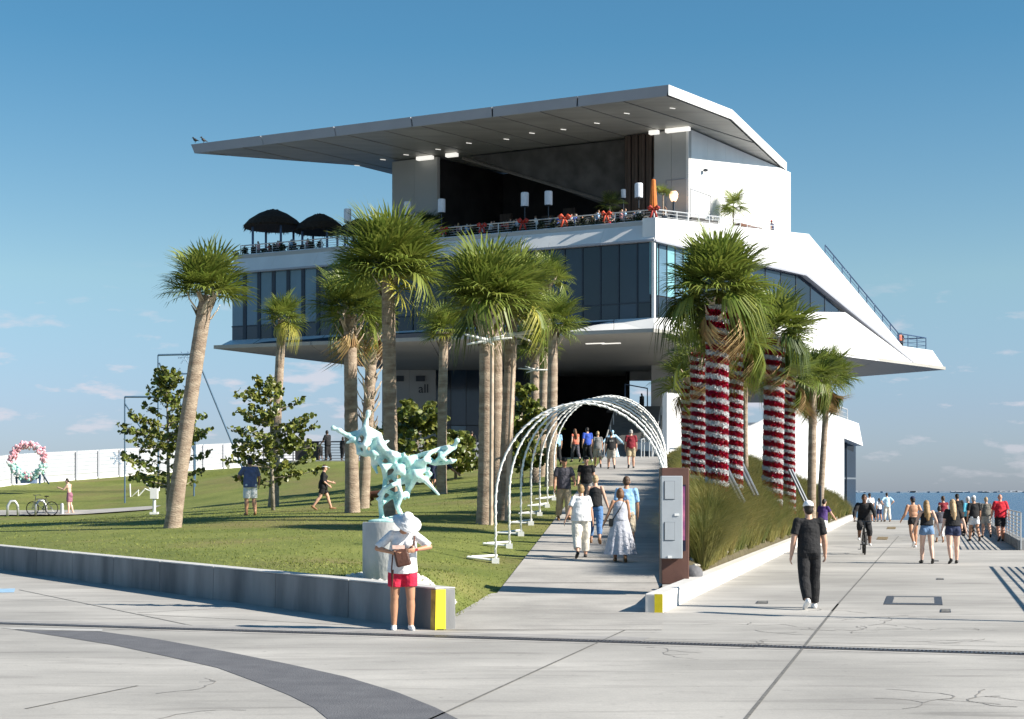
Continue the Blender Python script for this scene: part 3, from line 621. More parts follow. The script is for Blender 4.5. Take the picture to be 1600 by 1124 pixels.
I_ = ins; cvx = ([I_[0], I_[6], I_[7]], [I_[0], I_[5], I_[6]], [I_[0], I_[1], I_[2], I_[3], I_[4], I_[5]]); ay = Vector((VV.x, VV.y))
while a < hi_v:
    for cv in cvx:
        strip_ = clip(clip(cv, (-ax.x, -ax.y), -(a+.10)), (ax.x, ax.y), a+wv-.10)
        if len(strip_) > 2: bp(MB().slab([Vector((x, y, 32.17)) for x, y in strip_], (0, 0, .05)), 'soffit_panel', m_sof)
    for k in range(1):
        p = ax*(a+wv*random.uniform(.3, .7))+ay*(104.5+k*2.6+random.uniform(-.8, .8))
        if all((ax.x*q_[0]+ax.y*q_[1]) is not None for q_ in ins) and 1.5 < (p.x+28.7)*.6+5: lights.append((p, k))
    a += wv
def inside(p, poly):
    c_ = False
    for i in range(len(poly)):
        (x0, y0), (x1, y1) = poly[i], poly[i-1]
        if (y0 > p.y) != (y1 > p.y) and p.x < (x1-x0)*(p.y-y0)/(y1-y0)+x0: c_ = not c_
    return c_
for p, k in lights:
    if inside(p, ins): bp(MB().box((p.x, p.y, 32.13), (.85 if k % 2 else .5, .05, .04), .45), 'soffit_strip', m_lamp)  # small pale glowing strips set under the soffit
for px, py, wd in ((664, 246, 1.6), (706, 243, 1.1), (1059, 204, 2.1), (1022, 208, .8)):
    t_ = tpx(px, W0+VV*-.6); bp(MB().box(W0+VV*-.6+U*t_+Vector((0, 0, 31.9)), (wd, .45, .3), -.48), 'flood_light', m_lamp)
# --- entrance level
for i, (a, b) in enumerate(((597, 640), (640.3, 681))):
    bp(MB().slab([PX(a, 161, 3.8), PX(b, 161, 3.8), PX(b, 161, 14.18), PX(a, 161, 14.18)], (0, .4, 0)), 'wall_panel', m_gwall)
for px in (624, 657): bp(MB().box(PX(px, 160.9, 13.3), (.9, .2, .55)), 'wall_vent', m_mul)
for i in range(8):
    a, b = 681.5+i*23.6, 681.5+(i+1)*23.6-.8
    for z0, z1 in ((3.8, 8.55), (8.65, 14.18)):
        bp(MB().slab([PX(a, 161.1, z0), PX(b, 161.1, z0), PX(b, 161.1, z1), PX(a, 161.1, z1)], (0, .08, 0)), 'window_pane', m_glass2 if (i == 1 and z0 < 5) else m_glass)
bp(MB().slab([PX(681, 161.3, 3.8), PX(871, 161.3, 3.8), PX(871, 161.3, 14.18), PX(681, 161.3, 14.18)], (0, .3, 0)), 'wall_core', m_mul)
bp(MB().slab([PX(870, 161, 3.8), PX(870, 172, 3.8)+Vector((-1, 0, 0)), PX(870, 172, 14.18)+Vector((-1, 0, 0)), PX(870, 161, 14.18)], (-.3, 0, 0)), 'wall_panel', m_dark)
bp(MB().slab([PX(868, 170, 3.8), PX(984, 170, 3.8), PX(984, 170, 14.18), PX(868, 170, 14.18)], (0, .4, 0)), 'back_wall', m_dark)  # deep shadow of the opening painted as near-black walls
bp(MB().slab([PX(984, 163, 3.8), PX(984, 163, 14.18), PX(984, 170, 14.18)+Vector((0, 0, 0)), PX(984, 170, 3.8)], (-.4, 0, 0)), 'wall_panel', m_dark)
bp(MB().slab([PX(980, 163, 13.3), PX(1020, 163, 13.3), PX(1020, 163, 14.18), PX(980, 163, 14.18)], (0, 1.2, 0)), 'lintel', m_gwall)
for i, (a, b) in enumerate(((1018, 1046), (1046.3, 1075), (1075.3, 1104), (1104.3, 1132), (1132.3, 1160))):
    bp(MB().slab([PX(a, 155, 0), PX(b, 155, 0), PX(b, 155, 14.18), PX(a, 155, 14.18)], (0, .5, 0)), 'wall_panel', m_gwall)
bp(MB().slab([PX(1018, 155.5, 0), PX(1018, 170, 0)+Vector((1, 0, 0)), PX(1018, 170, 14.18)+Vector((1, 0, 0)), PX(1018, 155.5, 14.18)], (.4, 0, 0)), 'wall_panel', m_gwall)
for a, b in ((1160.5, 1194), (1194.5, 1228), (1228.5, 1262)):
    bp(MB().slab([PX(a, 150, 10.3), PX(b, 150, 10.3), PX(b, 150, 14.18), PX(a, 150, 14.18)], (0, .5, 0)), 'wall_panel', M('slate_wall', (.16, .17, .19), .6, .1, .5, world=True))
def text(s, size, loc, mat, parent, name='lettering', rot=(R(90), 0, 0), ext=.02):
    c = bpy.data.curves.new(name, 'FONT'); c.body = s; c.size = size; c.extrude = ext; c.align_x = 'CENTER'; c.align_y = 'CENTER'
    o = ob(name+'_tmp', c); dg = bpy.context.evaluated_depsgraph_get(); me = bpy.data.meshes.new_from_object(o.evaluated_get(dg)); bpy.data.objects.remove(o)
    me.materials.clear(); me.materials.append(mat); q = ob(name, me, parent); q.location = loc; q.rotation_euler = rot; return q
text('800-850', .78, PX(1060, 154.96, HC+(HZ-645.5)/F*155)-O, m_mul, bd)
text('all', 1.25, PX(662, 160.96, HC+(HZ-608)/F*161)-O, m_mul, bd)

# --- entrance stair
st = thing('entrance_stair', 'concrete stair climbing through the opening in the building', 'stairs', (9.0, 126, 3.8)); So = st.location
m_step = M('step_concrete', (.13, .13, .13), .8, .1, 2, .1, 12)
for i in range(36):
    y = i*.66; x = 3.0*i/36; MB().box((x, y+.5, i*.17+.06-.05), (4.4, .72, .17)).build('step', m_step, st)
for s in (-2.0, 2.1):
    MB().path([(s, 0, .1), (s, 0, 1.0), (s+3, 23.8, 7.1), (s+3, 23.8, 6.1)], .05, 6).build('handrail', m_rail, st)
    for i in range(1, 6): MB().tube((s+.5*i, 3.96*i, 1.02*i), (s+.5*i, 3.96*i, 1.02*i+1), .04, n=5).build('rail_post', m_rail, st)
MB().slab([(.4, 24, 5.95), (5.4, 24, 5.95), (5.4, 33, 5.95), (.4, 33, 5.95)], (0, 0, .2)).build('landing', m_step, st)
MB().path([(1.6, 24, 6.2), (1.6, 24, 8.2), (4.2, 30, 8.2), (4.2, 30, 6.2)], .06, 6).build('handrail', m_navy, st)
hr = thing('handrail', 'short white looped handrail beside the ramp top', 'handrail', tuple(PX(1002, 84, zr(84))))
for dx in (0, .42): MB().path([(dx, 0, 0), (dx, 0, .95), (dx+.3, 1.8, 1.05), (dx+.3, 1.8, 0)], .035, 6).build('rail', m_rail, hr)

# --- low white wing at the right
lb = thing('pavilion', 'low white sloping pavilion with a glazed corner and a roof terrace', 'pavilion', (18.2, 128, 0)); T0 = lb.location.copy()
def TB(s, q, z): return VV*s+U*q+Vector((0, 0, z))
wp = [(0, 0), (17.3, 0), (17.3, 6.65), (20.8, 6.05), (20.0, 8.03), (19.2, 8.15), (8.7, 9.55), (6, 9.7), (5, 8.1), (3.4, 7.6), (0, 6.7)]
xs = [0, 3.4, 8.7, 13, 17.3, 21]
for a, b in zip(xs[:-1], xs[1:]):
    q = clip(clip(wp, (-1, 0), -(a+.012 if a else 0)), (1, 0), b-.012)
    MB().slab([TB(s, 0, z) for s, z in q], U*(.35 if a < 17 else 6)).build('wall_panel', m_clad, lb)
MB().slab([TB(.1, .36, 0), TB(17.2, .36, 0), TB(17.2, .36, 6.4), TB(8.7, .36, 7.6), TB(6, .36, 7.7), TB(.1, .36, 6.0)], U*9).build('wall_core', m_clad, lb)
MB().slab([TB(-2, 5, 0), TB(9, 5, 0), TB(9, 5, 9.9), TB(-2, 5, 9.9)], U*.4).build('rear_wall', m_clad, lb)
for a, b in ((17.35, 19.2), (19.3, 21.1)):
    for z0, z1 in ((0, 3.1), (3.2, 6.5)): MB().slab([TB(a, .8, z0), TB(b, .8, z0), TB(b, .8, z1-.05), TB(a, .8, z1-.05)], U*.06).build('window_pane', m_glass, lb)
MB().box(TB(19.25, .77, 3.25), (.08, .12, 6.5), .9).build('mullion', m_mul, lb)
sg = thing('notice_sign', 'small white and red notice on the pavilion glass', 'sign', tuple(T0+TB(18.2, .7, 2.15)))
q = MB().box((0, 0, 0), (.95, .03, .42), .87).build('sign_board', m_white, sg); MB().box((-.03, -.04, 0), (.5, .02, .1), .87, Matrix.Rotation(.87, 3, 'Z')@Matrix.Rotation(.5, 3, 'Y')).build('red_mark', M('sign_red', (.6, .05, .05), .5), sg)
# railings as things: posts and rails are parts
def railing(name, label, pts, h, mat, cat='railing', step=1.4, mids=1, pr=.035, mesh=None, group=None):
    pts = [Vector(p) for p in pts]; o = thing(name, label, cat, tuple(pts[0]), 0, group); p0 = pts[0]; up_ = Vector((0, 0, h))
    MB().path([p-p0+up_ for p in pts], pr*1.2, 6).build('top_rail', mat, o)
    for k in range(mids):
        MB().path([p-p0+up_*((k+1)/(mids+1)) for p in pts], pr*.45, 5).build('rail', mesh or mat, o)
    for a, b in zip(pts[:-1], pts[1:]):
        n = max(1, round((b-a).length/step))
        for i in range(n+1):
            if i == n and b is not pts[-1]: continue
            q = a.lerp(b, i/n)-p0; MB().tube(q, q+up_, pr, n=6).build('rail_post', mat, o)
    return o
railing('deck_railing', 'metal railing along the shaded side of the roof deck', [B(41, 1.1, 23.35), B(.5, 1.1, 23.35)], .82, m_rail, step=1.75, mids=3, pr=.045)
railing('deck_railing', 'metal railing along the sunlit side of the roof deck', [B(.5, .8, 23.36), B(.5, 13.5, 24.2)], .78, m_rail, step=1.5, mids=2, pr=.045)
railing('deck_railing', 'short railing beside the tied potted palm', [B(.5, 14.6, 24.3), B(.5, 19.8, 24.68)], .55, m_rail, step=1.6, mids=1, pr=.035)
railing('stair_railing', 'dark blue railing running down the sloping white ribbon', [B(.2, 27.5, 23.3), B(.2, 42.0, 16.4)], 1.15, m_navy, step=1.7, mids=2, pr=.05)
railing('terrace_railing', 'dark blue railing round the small end terrace', [B(.2, 42.2, 16.3), B(.2, 48.2, 16.3), B(5, 48.2, 16.3)], 1.2, m_navy, step=2.0, mids=2, pr=.05)
railing('pavilion_railing', 'pale railing on the pavilion roof terrace', [T0+TB(9.2, .5, 9.5), T0+TB(14, .5, 8.85), T0+TB(18.9, .5, 8.2)], 1.05, m_rail, step=1.6, mids=2, pr=.045)
railing('stair_railing', 'white railing beside the candy striped trunks', [T0+TB(-1, 1.2, 6.9), T0+TB(3.2, 1.2, 6.95)], 1.1, m_rail, step=1.8, mids=1, pr=.05)

# ---------------------------------------------------------------- roof deck furniture
DZ = 23.25
def dk(px, q, z=DZ):     # a point on the deck at column px, q metres in from the edge
    o = C0+VV*q; p = o+U*tpx(px, o); p.z = z; return p
m_thatch = M('dry_thatch', (.035, .024, .016), .95, .4, 6, .6, 30)
def hut(px, q, rad, ze, za, label, rot=0):
    c = dk(px, q); o = thing('thatched_hut', label, 'thatched hut', tuple(c), rot, 'thatched huts on the roof deck')
    h = za-DZ; e_ = ze-DZ; mb = MB().lathe([(rad*.97, e_-.15), (rad*1.0, e_), (rad*.8, e_+(h-e_)*.38), (rad*.5, e_+(h-e_)*.72), (rad*.22, h-.12), (.1, h)], 20); r_ = random.Random(px)
    for _ in range(900):
        a = r_.random()*6.28; k = r_.random()**.6; rr_ = rad*(.15+.87*k); z = h-(h-e_)*(k**1.15)
        p = Vector((rr_*math.cos(a), rr_*math.sin(a), z)); d = Vector((math.cos(a)*.5, math.sin(a)*.5, -.75))*r_.uniform(.25, .62); s = Vector((-math.sin(a), math.cos(a), 0))*.06
        mb.quad(p-s, p+s, p+d)
    mb.build('thatch', m_thatch, o, fix=False)
    for a in range(4):
        x, y = rad*.72*math.cos(a*1.571+.5), rad*.72*math.sin(a*1.571+.5); MB().tube((x, y, 0), (x, y, e_+.3), .11, n=8).build('post', m_navy, o)
    return o
hut(427, 5, 2.75, 26.4, 28.0, 'leftmost and tallest thatched hut on the roof deck')
hut(500, 6.5, 2.4, 25.9, 27.5, 'middle thatched hut on the roof deck, behind the tallest one')
hut(562, 7.5, 2.0, 25.7, 26.9, 'small rightmost thatched hut, half hidden behind the big palm crown')
m_lsh = M('lamp_shade_white', (.72, .76, .84), .6, .04, 4)
for i, (px, py, q, lab) in enumerate(((637, 326, 3.2, 'white drum lamp on a pole above the big palm crown'), (690, 322, 3.4, 'white drum lamp on a pole against the dark bar, left of the crowd'),
        (820, 312, 3.4, 'white drum lamp on a pole, left one of the close pair'), (857, 310, 3.6, 'white drum lamp on a pole, right one of the close pair'),
        (974, 303, 7.0, 'smaller white drum lamp standing back near the timber wall'), (998, 298, 3.2, 'white drum lamp on a pole left of the orange umbrella'), (543, 337, 3.4, 'white drum lamp beside the small thatched hut'))):
    p = dk(px, q); k = .62 if i == 4 else 1
    o = thing('drum_lamp', lab, 'lamp', tuple(p), 0, 'drum lamps on the roof deck'); z = HC+(HZ-py)/F*p.y-DZ
    MB().lathe([(.31*k, z-.58*k), (.33*k, z-.5*k), (.33*k, z+.52*k), (.30*k, z+.58*k)], 14).build('lamp_shade', m_lsh, o)
    MB().lathe([(.3, 0), (.28, .06), (.05, .1), (.045, z-.6*k)], 10).build('pole', m_mul, o); MB().lathe([(.30*k, z-.62*k), (.32*k, z-.58*k)], 12).build('shade_ring', m_mul, o)
p = dk(1021, .9, 22.7); o = thing('closed_umbrella', 'folded orange umbrella at the corner of the roof deck', 'umbrella', tuple(p))
MB().tube((0, 0, 0), (0, 0, 4.0), .04).build('pole', m_mul, o); mo = M('orange_canvas', (.62, .17, .03), .7, .15, 5)
mb = MB(); 
for k in range(9): 
    a = k*.7; mb.cap((.1*math.cos(a), .1*math.sin(a), 3.75), .07, (.2*math.cos(a), .2*math.sin(a), 1.6), .13, 7)
mb.build('canopy', mo, o, True)
m_bow = M('red_ribbon', (.36, .03, .02), .5, .2, 8)
def bow(px, q, zoff, label, s=1.0, mat=None):
    s *= .72
    p = dk(px, q, 23.35+zoff); o = thing('ribbon_bow', label, 'bow', tuple(p), 0, 'red bows tied along the deck railing'); mat = mat or m_bow
    for sx in (-1, 1):
        lp_ = MB().path([(0, 0, 0), (.32*sx*s, -.12, .25*s), (.5*sx*s, -.1, .12*s), (.42*sx*s, 0, -.05*s), (.03*sx, 0, -.02)], [.06*s, .15*s, .16*s, .11*s, .05*s], 7).build('loop', mat, o, True)
        MB().path([(0, -.05, 0), (.18*sx*s, -.12, -.4*s), (.32*sx*s, -.1, -.85*s)], [.05*s, .11*s, .09*s], 6).build('tail', mat, o, True)
    MB().ell((0, -.1, 0), (.1*s, .1*s, .1*s), None, 8, 6).build('knot', mat, o, True)
mo2 = M('orange_ribbon', (.55, .07, .03), .5, .2, 8)
bow(1021, .3, .7, 'large red bow on the corner post under the orange umbrella', 1.15)
bow(947, .95, .75, 'red bow on the railing below the timber wall', 1.0, mo2)
bow(882, .95, .75, 'orange red bow with a long trailing tail on the railing', 1.2, mo2)
bow(817, .95, .75, 'dull red bow under the close pair of drum lamps', 1.1)
bow(753, .95, .7, 'dull red bow just above the central palm crowns', 1.0)
bow(694, .95, .7, 'dull red bow farthest left on the bar railing', .8)
m_tab = M('table_top', (.5, .48, .46), .5, .1, 5); 
tb = thing('deck_table', 'small round table behind the deck railing', 'table', (0, 0, DZ), 0, 'tables on the roof deck')
MB().lathe([(.5, .72), (.52, .74), (.5, .76)], 18).build('table_top', m_tab, tb); MB().lathe([(.28, 0), (.26, .03), (.04, .05), (.04, .72)], 10).build('pedestal', m_mul, tb)
m_chair = M('dark_chair', (.03, .028, .028), .6, .2, 6)
ch = thing('deck_chair', 'dark armchair at a table on the roof deck', 'chair', (0, 0, DZ), 0, 'chairs on the roof deck')
MB().box((0, 0, .44), (.5, .5, .06)).build('seat', m_chair, ch); MB().box((0, -.24, .75), (.5, .05, .6)).build('backrest', m_chair, ch)
for x in (-.22, .22):
    for y in (-.22, .22): MB().tube((x, y, 0), (x, y, .42), .025, n=5).build('leg', m_chair, ch)
first = [True, True]
tabs = [(655, 2.6), (700, 2.2), (742, 2.5), (780, 2.1), (815, 2.3), (850, 2.5), (885, 2.1), (918, 2.3), (950, 2.4), (985, 2.1), (1008, 3.4), (410, 3), (445, 2.4), (470, 2.6)]
CH = []
SPOT = ['below the left grey wall of the bar', 'right of the lamp against the dark bar', 'left of the dull bow above the palm crowns', 'right of the dull bow above the palm crowns', 'under the left lamp of the close pair', 'under the right lamp of the close pair', 'behind the bow with the trailing tail', 'halfway between the two orange red bows', 'behind the bow below the timber wall', 'left of the lamp by the orange umbrella', 'behind the orange umbrella', 'under the left part of the tallest hut', 'under the right edge of the tallest hut', 'between the two big thatched huts']
for i, (px, q) in enumerate(tabs):
    o = tb if first[0] else copy_tree(tb); first[0] = False; o.location = dk(px, q); o['label'] = 'small round table '+SPOT[i]
    for sx in (-1, 1):
        c = ch if first[1] else copy_tree(ch); first[1] = False; c.location = o.location+U*(.85*sx); c.rotation_euler = (0, 0, math.atan2(-U.y*sx, -U.x*sx)-1.571); c['label'] = 'dark armchair %s the table %s' % ('left of' if sx > 0 else 'right of', SPOT[i]); CH.append(c)
# planters along the sunlit side
pl = thing('planter_box', 'long brown planter bench on the sunlit side of the deck', 'planter', tuple(B(1.3, 16.2, 23.75)), math.atan2(VV.y, VV.x))
MB().box((0, 0, .55), (3.6, .7, 1.1)).build('box', M('brown_planter', (.12, .05, .03), .6, .15, 5), pl)
pl2 = thing('planter_box', 'short terracotta planter right of the brown bench', 'planter', tuple(B(1.3, 18.9, 23.95)), math.atan2(VV.y, VV.x))
MB().box((0, 0, .45), (1.1, .7, .9)).build('box', M('terracotta', (.35, .13, .06), .7, .15, 5), pl2)
for i, (q, l_) in enumerate(((9.3, 'dark lounge chair behind the sunlit deck railing, left one'), (11.3, 'dark lounge chair behind the sunlit deck railing, right one'))):
    o = thing('lounge_chair', l_, 'lounge chair', tuple(B(1.6, q, 22.9)), .6)
    MB().box((0, 0, .75), (1.5, .8, .5)).build('seat', m_chair, o); MB().box((0, .35, 1.4), (1.5, .15, .9)).build('backrest', m_chair, o)
hl = thing('globe_lamp', 'warm globe lamp on a black stand beside the grey door', 'lamp', tuple(WLf(.6, -1.2, 22.6))); MB().lathe([(.2, 3.3), (.34, 3.6), (.36, 3.9), (.26, 4.1)], 12).build('globe', M('warm_globe', (1, .62, .35), .4, .02, 1, emit=1.2), hl); MB().lathe([(.3, 0), (.3, 2.2), (.1, 2.3), (.1, 3.3)], 10).build('stand', m_mul, hl)
# birds on the wing tip
for i, (px, lab) in enumerate(((305, 'small dark bird on the tip of the roof, left one'), (318, 'small dark bird on the tip of the roof, right one'))):
    p = PX(px, 142.6, 33.0); o = MB(); o.ell((0, 0, .28), (.12, .22, .13), Matrix.Rotation(.5, 3, 'X')).ell((0, .2, .48), (.075, .09, .08)).tube((0, .27, .48), (0, .4, .46), .02, .003).tube((-.04, 0, .2), (-.04, 0, 0), .012).tube((.04, 0, .2), (.04, 0, 0), .012).path([(0, -.18, .24), (0, -.42, .15)], [.06, .02], 6)
    b_ = o.build('bird', m_chair, None, True); b_.location = p; b_.rotation_euler = (0, 0, 1.2+i); tag(b_, lab, 'bird')
# ================================================================ palms
m_fr = [M('frond_green', (.125, .175, .03), .45, .2, 3, c2=(.225, .265, .05), sss=.32, island=.28), M('frond_light', (.155, .205, .035), .45, .2, 3, c2=(.25, .28, .06), sss=.35, island=.25),
        M('frond_yellow', (.26, .26, .035), .5, .2, 3, c2=(.42, .38, .07), sss=.3, island=.2), M('frond_dry', (.28, .17, .07), .8, .25, 3, c2=(.50, .36, .18), sss=.15, island=.3),
        M('frond_orange', (.50, .20, .04), .7, .25, 3, c2=(.66, .36, .10), sss=.2, island=.2), M('frond_dark', (.045, .075, .018), .5, .2, 3, c2=(.09, .125, .03), sss=.28, island=.3)]
m_trunk = M('palm_bark', (.26, .19, .14), .9, .2, 3, .9, 16, c2=(.46, .37, .28), stretch=(1, 1, 3.2))
m_boot = M('palm_boot', (.36, .27, .19), .85, .25, 3, .3, 12, c2=(.60, .50, .40))
def fan(seed, droop, closed=1.0):
    r = random.Random(seed); V, Fc = [], []; Lp = .40
    def q(p): V.append(p); return len(V)-1
    # petiole
    pts = [(0, 0, 0), (.2, 0, .015), (Lp, 0, 0)]
    for i, p in enumerate(pts):
        for s in (-1, 1): q((p[0], s*(.016-.004*i), p[2]))
    for i in range(2): Fc.append((2*i, 2*i+1, 2*i+3, 2*i+2))
    n = 24
    for k in range(n):
        th = (-1+2*k/(n-1))*R(128)*closed; L = (.62-.17*(abs(th)/R(128))**1.5)*r.uniform(.9, 1.08); a = th+r.uniform(-.05, .05)
        hx = Lp+.05*math.cos(a); hy = .02*math.sin(a); wd = .0165*r.uniform(.85, 1.2); nx, ny = -math.sin(a), math.cos(a)
        ids = []
        for t, ww in ((0, .4), (.45, 1.0), (.75, .7)):
            dz = .26*abs(math.sin(a))*t*L*1.4-droop*(t*L)**2*1.3-droop*.22*max(0, math.cos(a))*t*t+r.uniform(-.008, .008)
            x, y = hx+math.cos(a)*L*t, hy+math.sin(a)*L*t
            ids.append((q((x+nx*wd*ww, y+ny*wd*ww, dz)), q((x-nx*wd*ww, y-ny*wd*ww, dz+.006))))
        hang = droop*r.uniform(.5, 1.2)*.45
        tip = q((hx+math.cos(a)*L*(1-hang*.5), hy+math.sin(a)*L*(1-hang*.5), .26*abs(math.sin(a))*L*1.2-droop*L*L*1.3-hang*L-droop*.22*max(0, math.cos(a))))
        for (a0, b0), (a1, b1) in zip(ids[:-1], ids[1:]): Fc.append((a0, b0, b1, a1))
        Fc.append((ids[-1][0], ids[-1][1], tip))
    return V, Fc
FAN = {}
def fan_mesh(mi, kind, var):
    key = (mi, kind, var)
    if key not in FAN:
        v, f = fan(var*7+kind*31+mi, (.08, .20, 1.15)[kind], (.92, 1, .4)[kind]); me = bpy.data.meshes.new('frond'); me.from_pydata(v, [], f); me.materials.append(m_fr[mi]); FAN[key] = me
    return FAN[key]
def bez(a, b, c, n): return [a*(1-t)**2+b*2*t*(1-t)+c*t*t for t in (i/(n-1) for i in range(n))]
def palm(label, base, top, r0, cr, n=40, lo=-35, dry=3, light=.35, yellow=0, orange=0, dark=0, bend=.15, boots=10, skirt=0, seed=1, cat='palm tree', group='palms on the lawn', squash=.9, trunk_rings=True, clen=0, front=False, crown_off=(0, 0, 0)):
    rg = random.Random(seed); base, top = Vector(base), Vector(top); o = thing('palm_tree', label, cat, tuple(base), 0, group); tv = top-base
    ctrl = tv*.5+Vector((-tv.x*bend*2, -tv.y*bend, 0))+Vector((rg.uniform(-.06, .06), 0, 0))*tv.z*.2
    n_ = max(16, int(tv.z/.16)); pts = bez(Vector((0, 0, -.25)), ctrl, tv, n_); rad = []
    for i in range(n_):
        t = i/(n_-1); rad.append(r0*.86*(1.0+.28*math.exp(-t*14)-.10*t)*(1+(.035*(i % 2)-.017 if trunk_rings else 0))*rg.uniform(.985, 1.015))
    MB().path(pts, rad, 14).build('trunk', m_trunk, o, True)
    mb = MB()
    axis = (pts[-1]-pts[-2]).normalized()
    for k in range(boots):     # split stalk bases left on the trunk
        t = k/max(1, boots); a = k*2.4+rg.uniform(-.2, .2); p = pts[-1]-axis*(.62*(1-t)+clen*(1-t)+.05); d = Vector((math.cos(a), math.sin(a), 0)); s = Vector((-math.sin(a), math.cos(a), 0)); e = p+d*r0*.8
        ln = rg.uniform(.28, .5); w0 = .085
        q0, q1 = e-s*w0, e+s*w0; m0 = e+d*ln*.42+Vector((0, 0, ln*.55))
        for sg in (-1, 1):
            tp_ = m0+d*ln*.2+s*sg*(.05+.1*rg.random())+Vector((0, 0, ln*.45))
            bt = MB().loft([q0, q1, e+d*.045], [m0-s*w0*.6+s*sg*.02, m0+s*w0*.6+s*sg*.02, m0+d*.03]).loft([m0-s*.045+s*sg*.03, m0+s*.045+s*sg*.03, m0+d*.03+s*sg*.03], [tp_-s*.015, tp_+s*.015, tp_+d*.012])
            if sg == 1 or k % 2: bt.build('boot', m_boot, o, fix=False)
    cc = tv+Vector(crown_off)+Vector((0, 0, .2*cr))
    for k in range(n):
        f = (k+.5)/n; el = math.asin(max(-.99, min(.985, .985-(.985-math.sin(R(lo)))*f))); az = k*2.39996+rg.uniform(-.25, .25); el += rg.uniform(-.12, .12)
        kind = 0 if el > R(12) else 1; mi = 1 if rg.random() < light else 0
        if rg.random() < dark: mi = 5
        if front and el < R(-8) and abs((az % 6.2832)-4.712) < 1.15: continue
        if el < 0 and rg.random() < (.22 if front else .12): kind = 2
        frond(o, cc-axis*.25*f, az, el, cr*rg.uniform(.88, 1.1), kind, mi, rg, squash)
    for k in range(dry+skirt+yellow+orange):
        az = rg.uniform(0, 6.28) if k >= yellow+orange else rg.choice((-1.57, -1.0, -2.2, -.5, -2.6)); 
        if k < yellow: mi, el, kd = 2, R(rg.uniform(-45, 5)), rg.choice((1, 2))
        elif k < yellow+orange: mi, el, kd = 4, R(rg.uniform(-75, -50)), 2
        elif k < yellow+orange+dry: mi, el, kd = 3, R(rg.uniform(-72, -40)), 2
        else: mi, el, kd = rg.choice((0, 3, 5, 0)), R(rg.uniform(-78, -40)), 2
        if front:
            while abs((az % 6.2832)-4.712) < 1.25: az = rg.uniform(0, 6.28)
        q = frond(o, cc-axis*.35, az, el, cr*rg.uniform(.8, 1.0), kd, mi, rg, squash)
        if mi == 3: q['label'] = 'dry brown hanging frond'
        if mi == 4: q['label'] = 'orange dying frond'
        if mi == 2: q['label'] = 'yellowing frond'
    return o
def frond(o, p, az, el, L, kind, mi, rg, squash):
    f = ob('frond', fan_mesh(mi, kind, rg.randrange(4)), o); d = Vector((math.cos(az)*math.cos(el), math.sin(az)*math.cos(el), math.sin(el)*squash)).normalized()
    up_ = Vector((0, 0, 1)); 
    if abs(d.z) > .95: up_ = Vector((-math.cos(az), -math.sin(az), 0))
    y = up_.cross(d).normalized(); z = d.cross(y); m = Matrix((d, y, z)).transposed()@Matrix.Rotation(rg.uniform(-.45, .45), 3, 'X')
    f.matrix_local = Matrix.Translation(p)@m.to_4x4()@Matrix.Scale(L, 4); return f
def top_at(px, py, d): return P(px, py, d)
p1 = LP(268, 825)
palm('tall leaning palm standing alone nearest the low wall', p1, P(323, 462, p1.y), .25, 1.4, 46, lo=-4, dry=0, light=.45, bend=.0, boots=9, seed=3)
d = 66.0; x = PX(427, d, 0).x; palm('small yellowish palm behind the second sea grape tree', (x, d, zl(x, d)), P(441, 500, d), .23, 1.15, 32, lo=-22, dry=0, yellow=3, light=.6, bend=.1, boots=7, seed=5)
p3 = LP(551, 801); palm('straight palm whose trunk stands left of the green sculpture', p3, P(547, 492, p3.y), .26, 1.5, 44, lo=-22, dry=2, light=.35, dark=.15, boots=16, clen=.25, bend=.05, seed=7)
d = p3.y+5; x = PX(566, d, 0).x; palm('palm with pale crisscross stalk bases and an orange dead frond', (x, d, zl(x, d)), P(583, 505, d), .24, 1.1, 24, lo=-30, dry=2, orange=3, boots=46, clen=3.6, bend=-.05, seed=9)
d = 47.5; x = PX(612, d, 0).x; palm('tallest palm with the broadest crown, behind the green sculpture', (x, d, zl(x, d)), P(606, 432, d), .25, 1.98, 70, lo=-14, dry=0, yellow=2, light=.5, boots=7, bend=.05, seed=11)
p6 = LP(690, 772); palm('small palm with a round tuft between two taller palms', p6, P(694, 520, p6.y), .23, 1.2, 34, lo=-18, dry=0, yellow=1, light=.4, boots=9, bend=.02, seed=13)
p7 = LP(757, 819); palm('thick palm at the path edge with fanned stalk bases and a white star', p7, P(760, 478, p7.y), .26, 1.75, 62, lo=-10, dry=0, light=.4, boots=22, clen=.55, seed=15)
d = p7.y+4; x = PX(776, d, 0).x; palm('middle palm of the close three at the path edge', (x, d, zl(x, d)), P(775, 492, d), .23, 1.4, 36, lo=-8, dry=0, light=.3, dark=.2, boots=10, seed=17)
d = p7.y+1.5; x = PX(786, d, 0).x; palm('palm leaning right at the path edge, rightmost of the close three', (x, d, zl(x, d)), P(801, 472, d), .22, 1.5, 42, lo=-12, dry=0, yellow=3, light=.4, boots=14, bend=.03, seed=19)
d = 66.0; x = PX(836, d, 0).x; palm('short palm with a white star halfway up behind the arches', (x, d, zl(x, d)), P(836, 545, d), .24, 1.35, 34, lo=-25, dry=0, light=.3, dark=.2, boots=9, seed=21)
d = 62.0; x = PX(860, d, 0).x; palm('palm with a bright clean crown just left of the arch tops', (x, d, zl(x, d)), P(864, 512, d), .25, 1.45, 40, lo=-28, dry=0, light=.4, boots=7, seed=23)
d = 70.0; x = PX(846, d, 0).x; palm('palm behind the trio with only the side of its crown showing', (x, d, zl(x, d)), P(857, 440, d), .22, 1.25, 30, lo=-25, dry=0, light=.35, boots=6, seed=25)

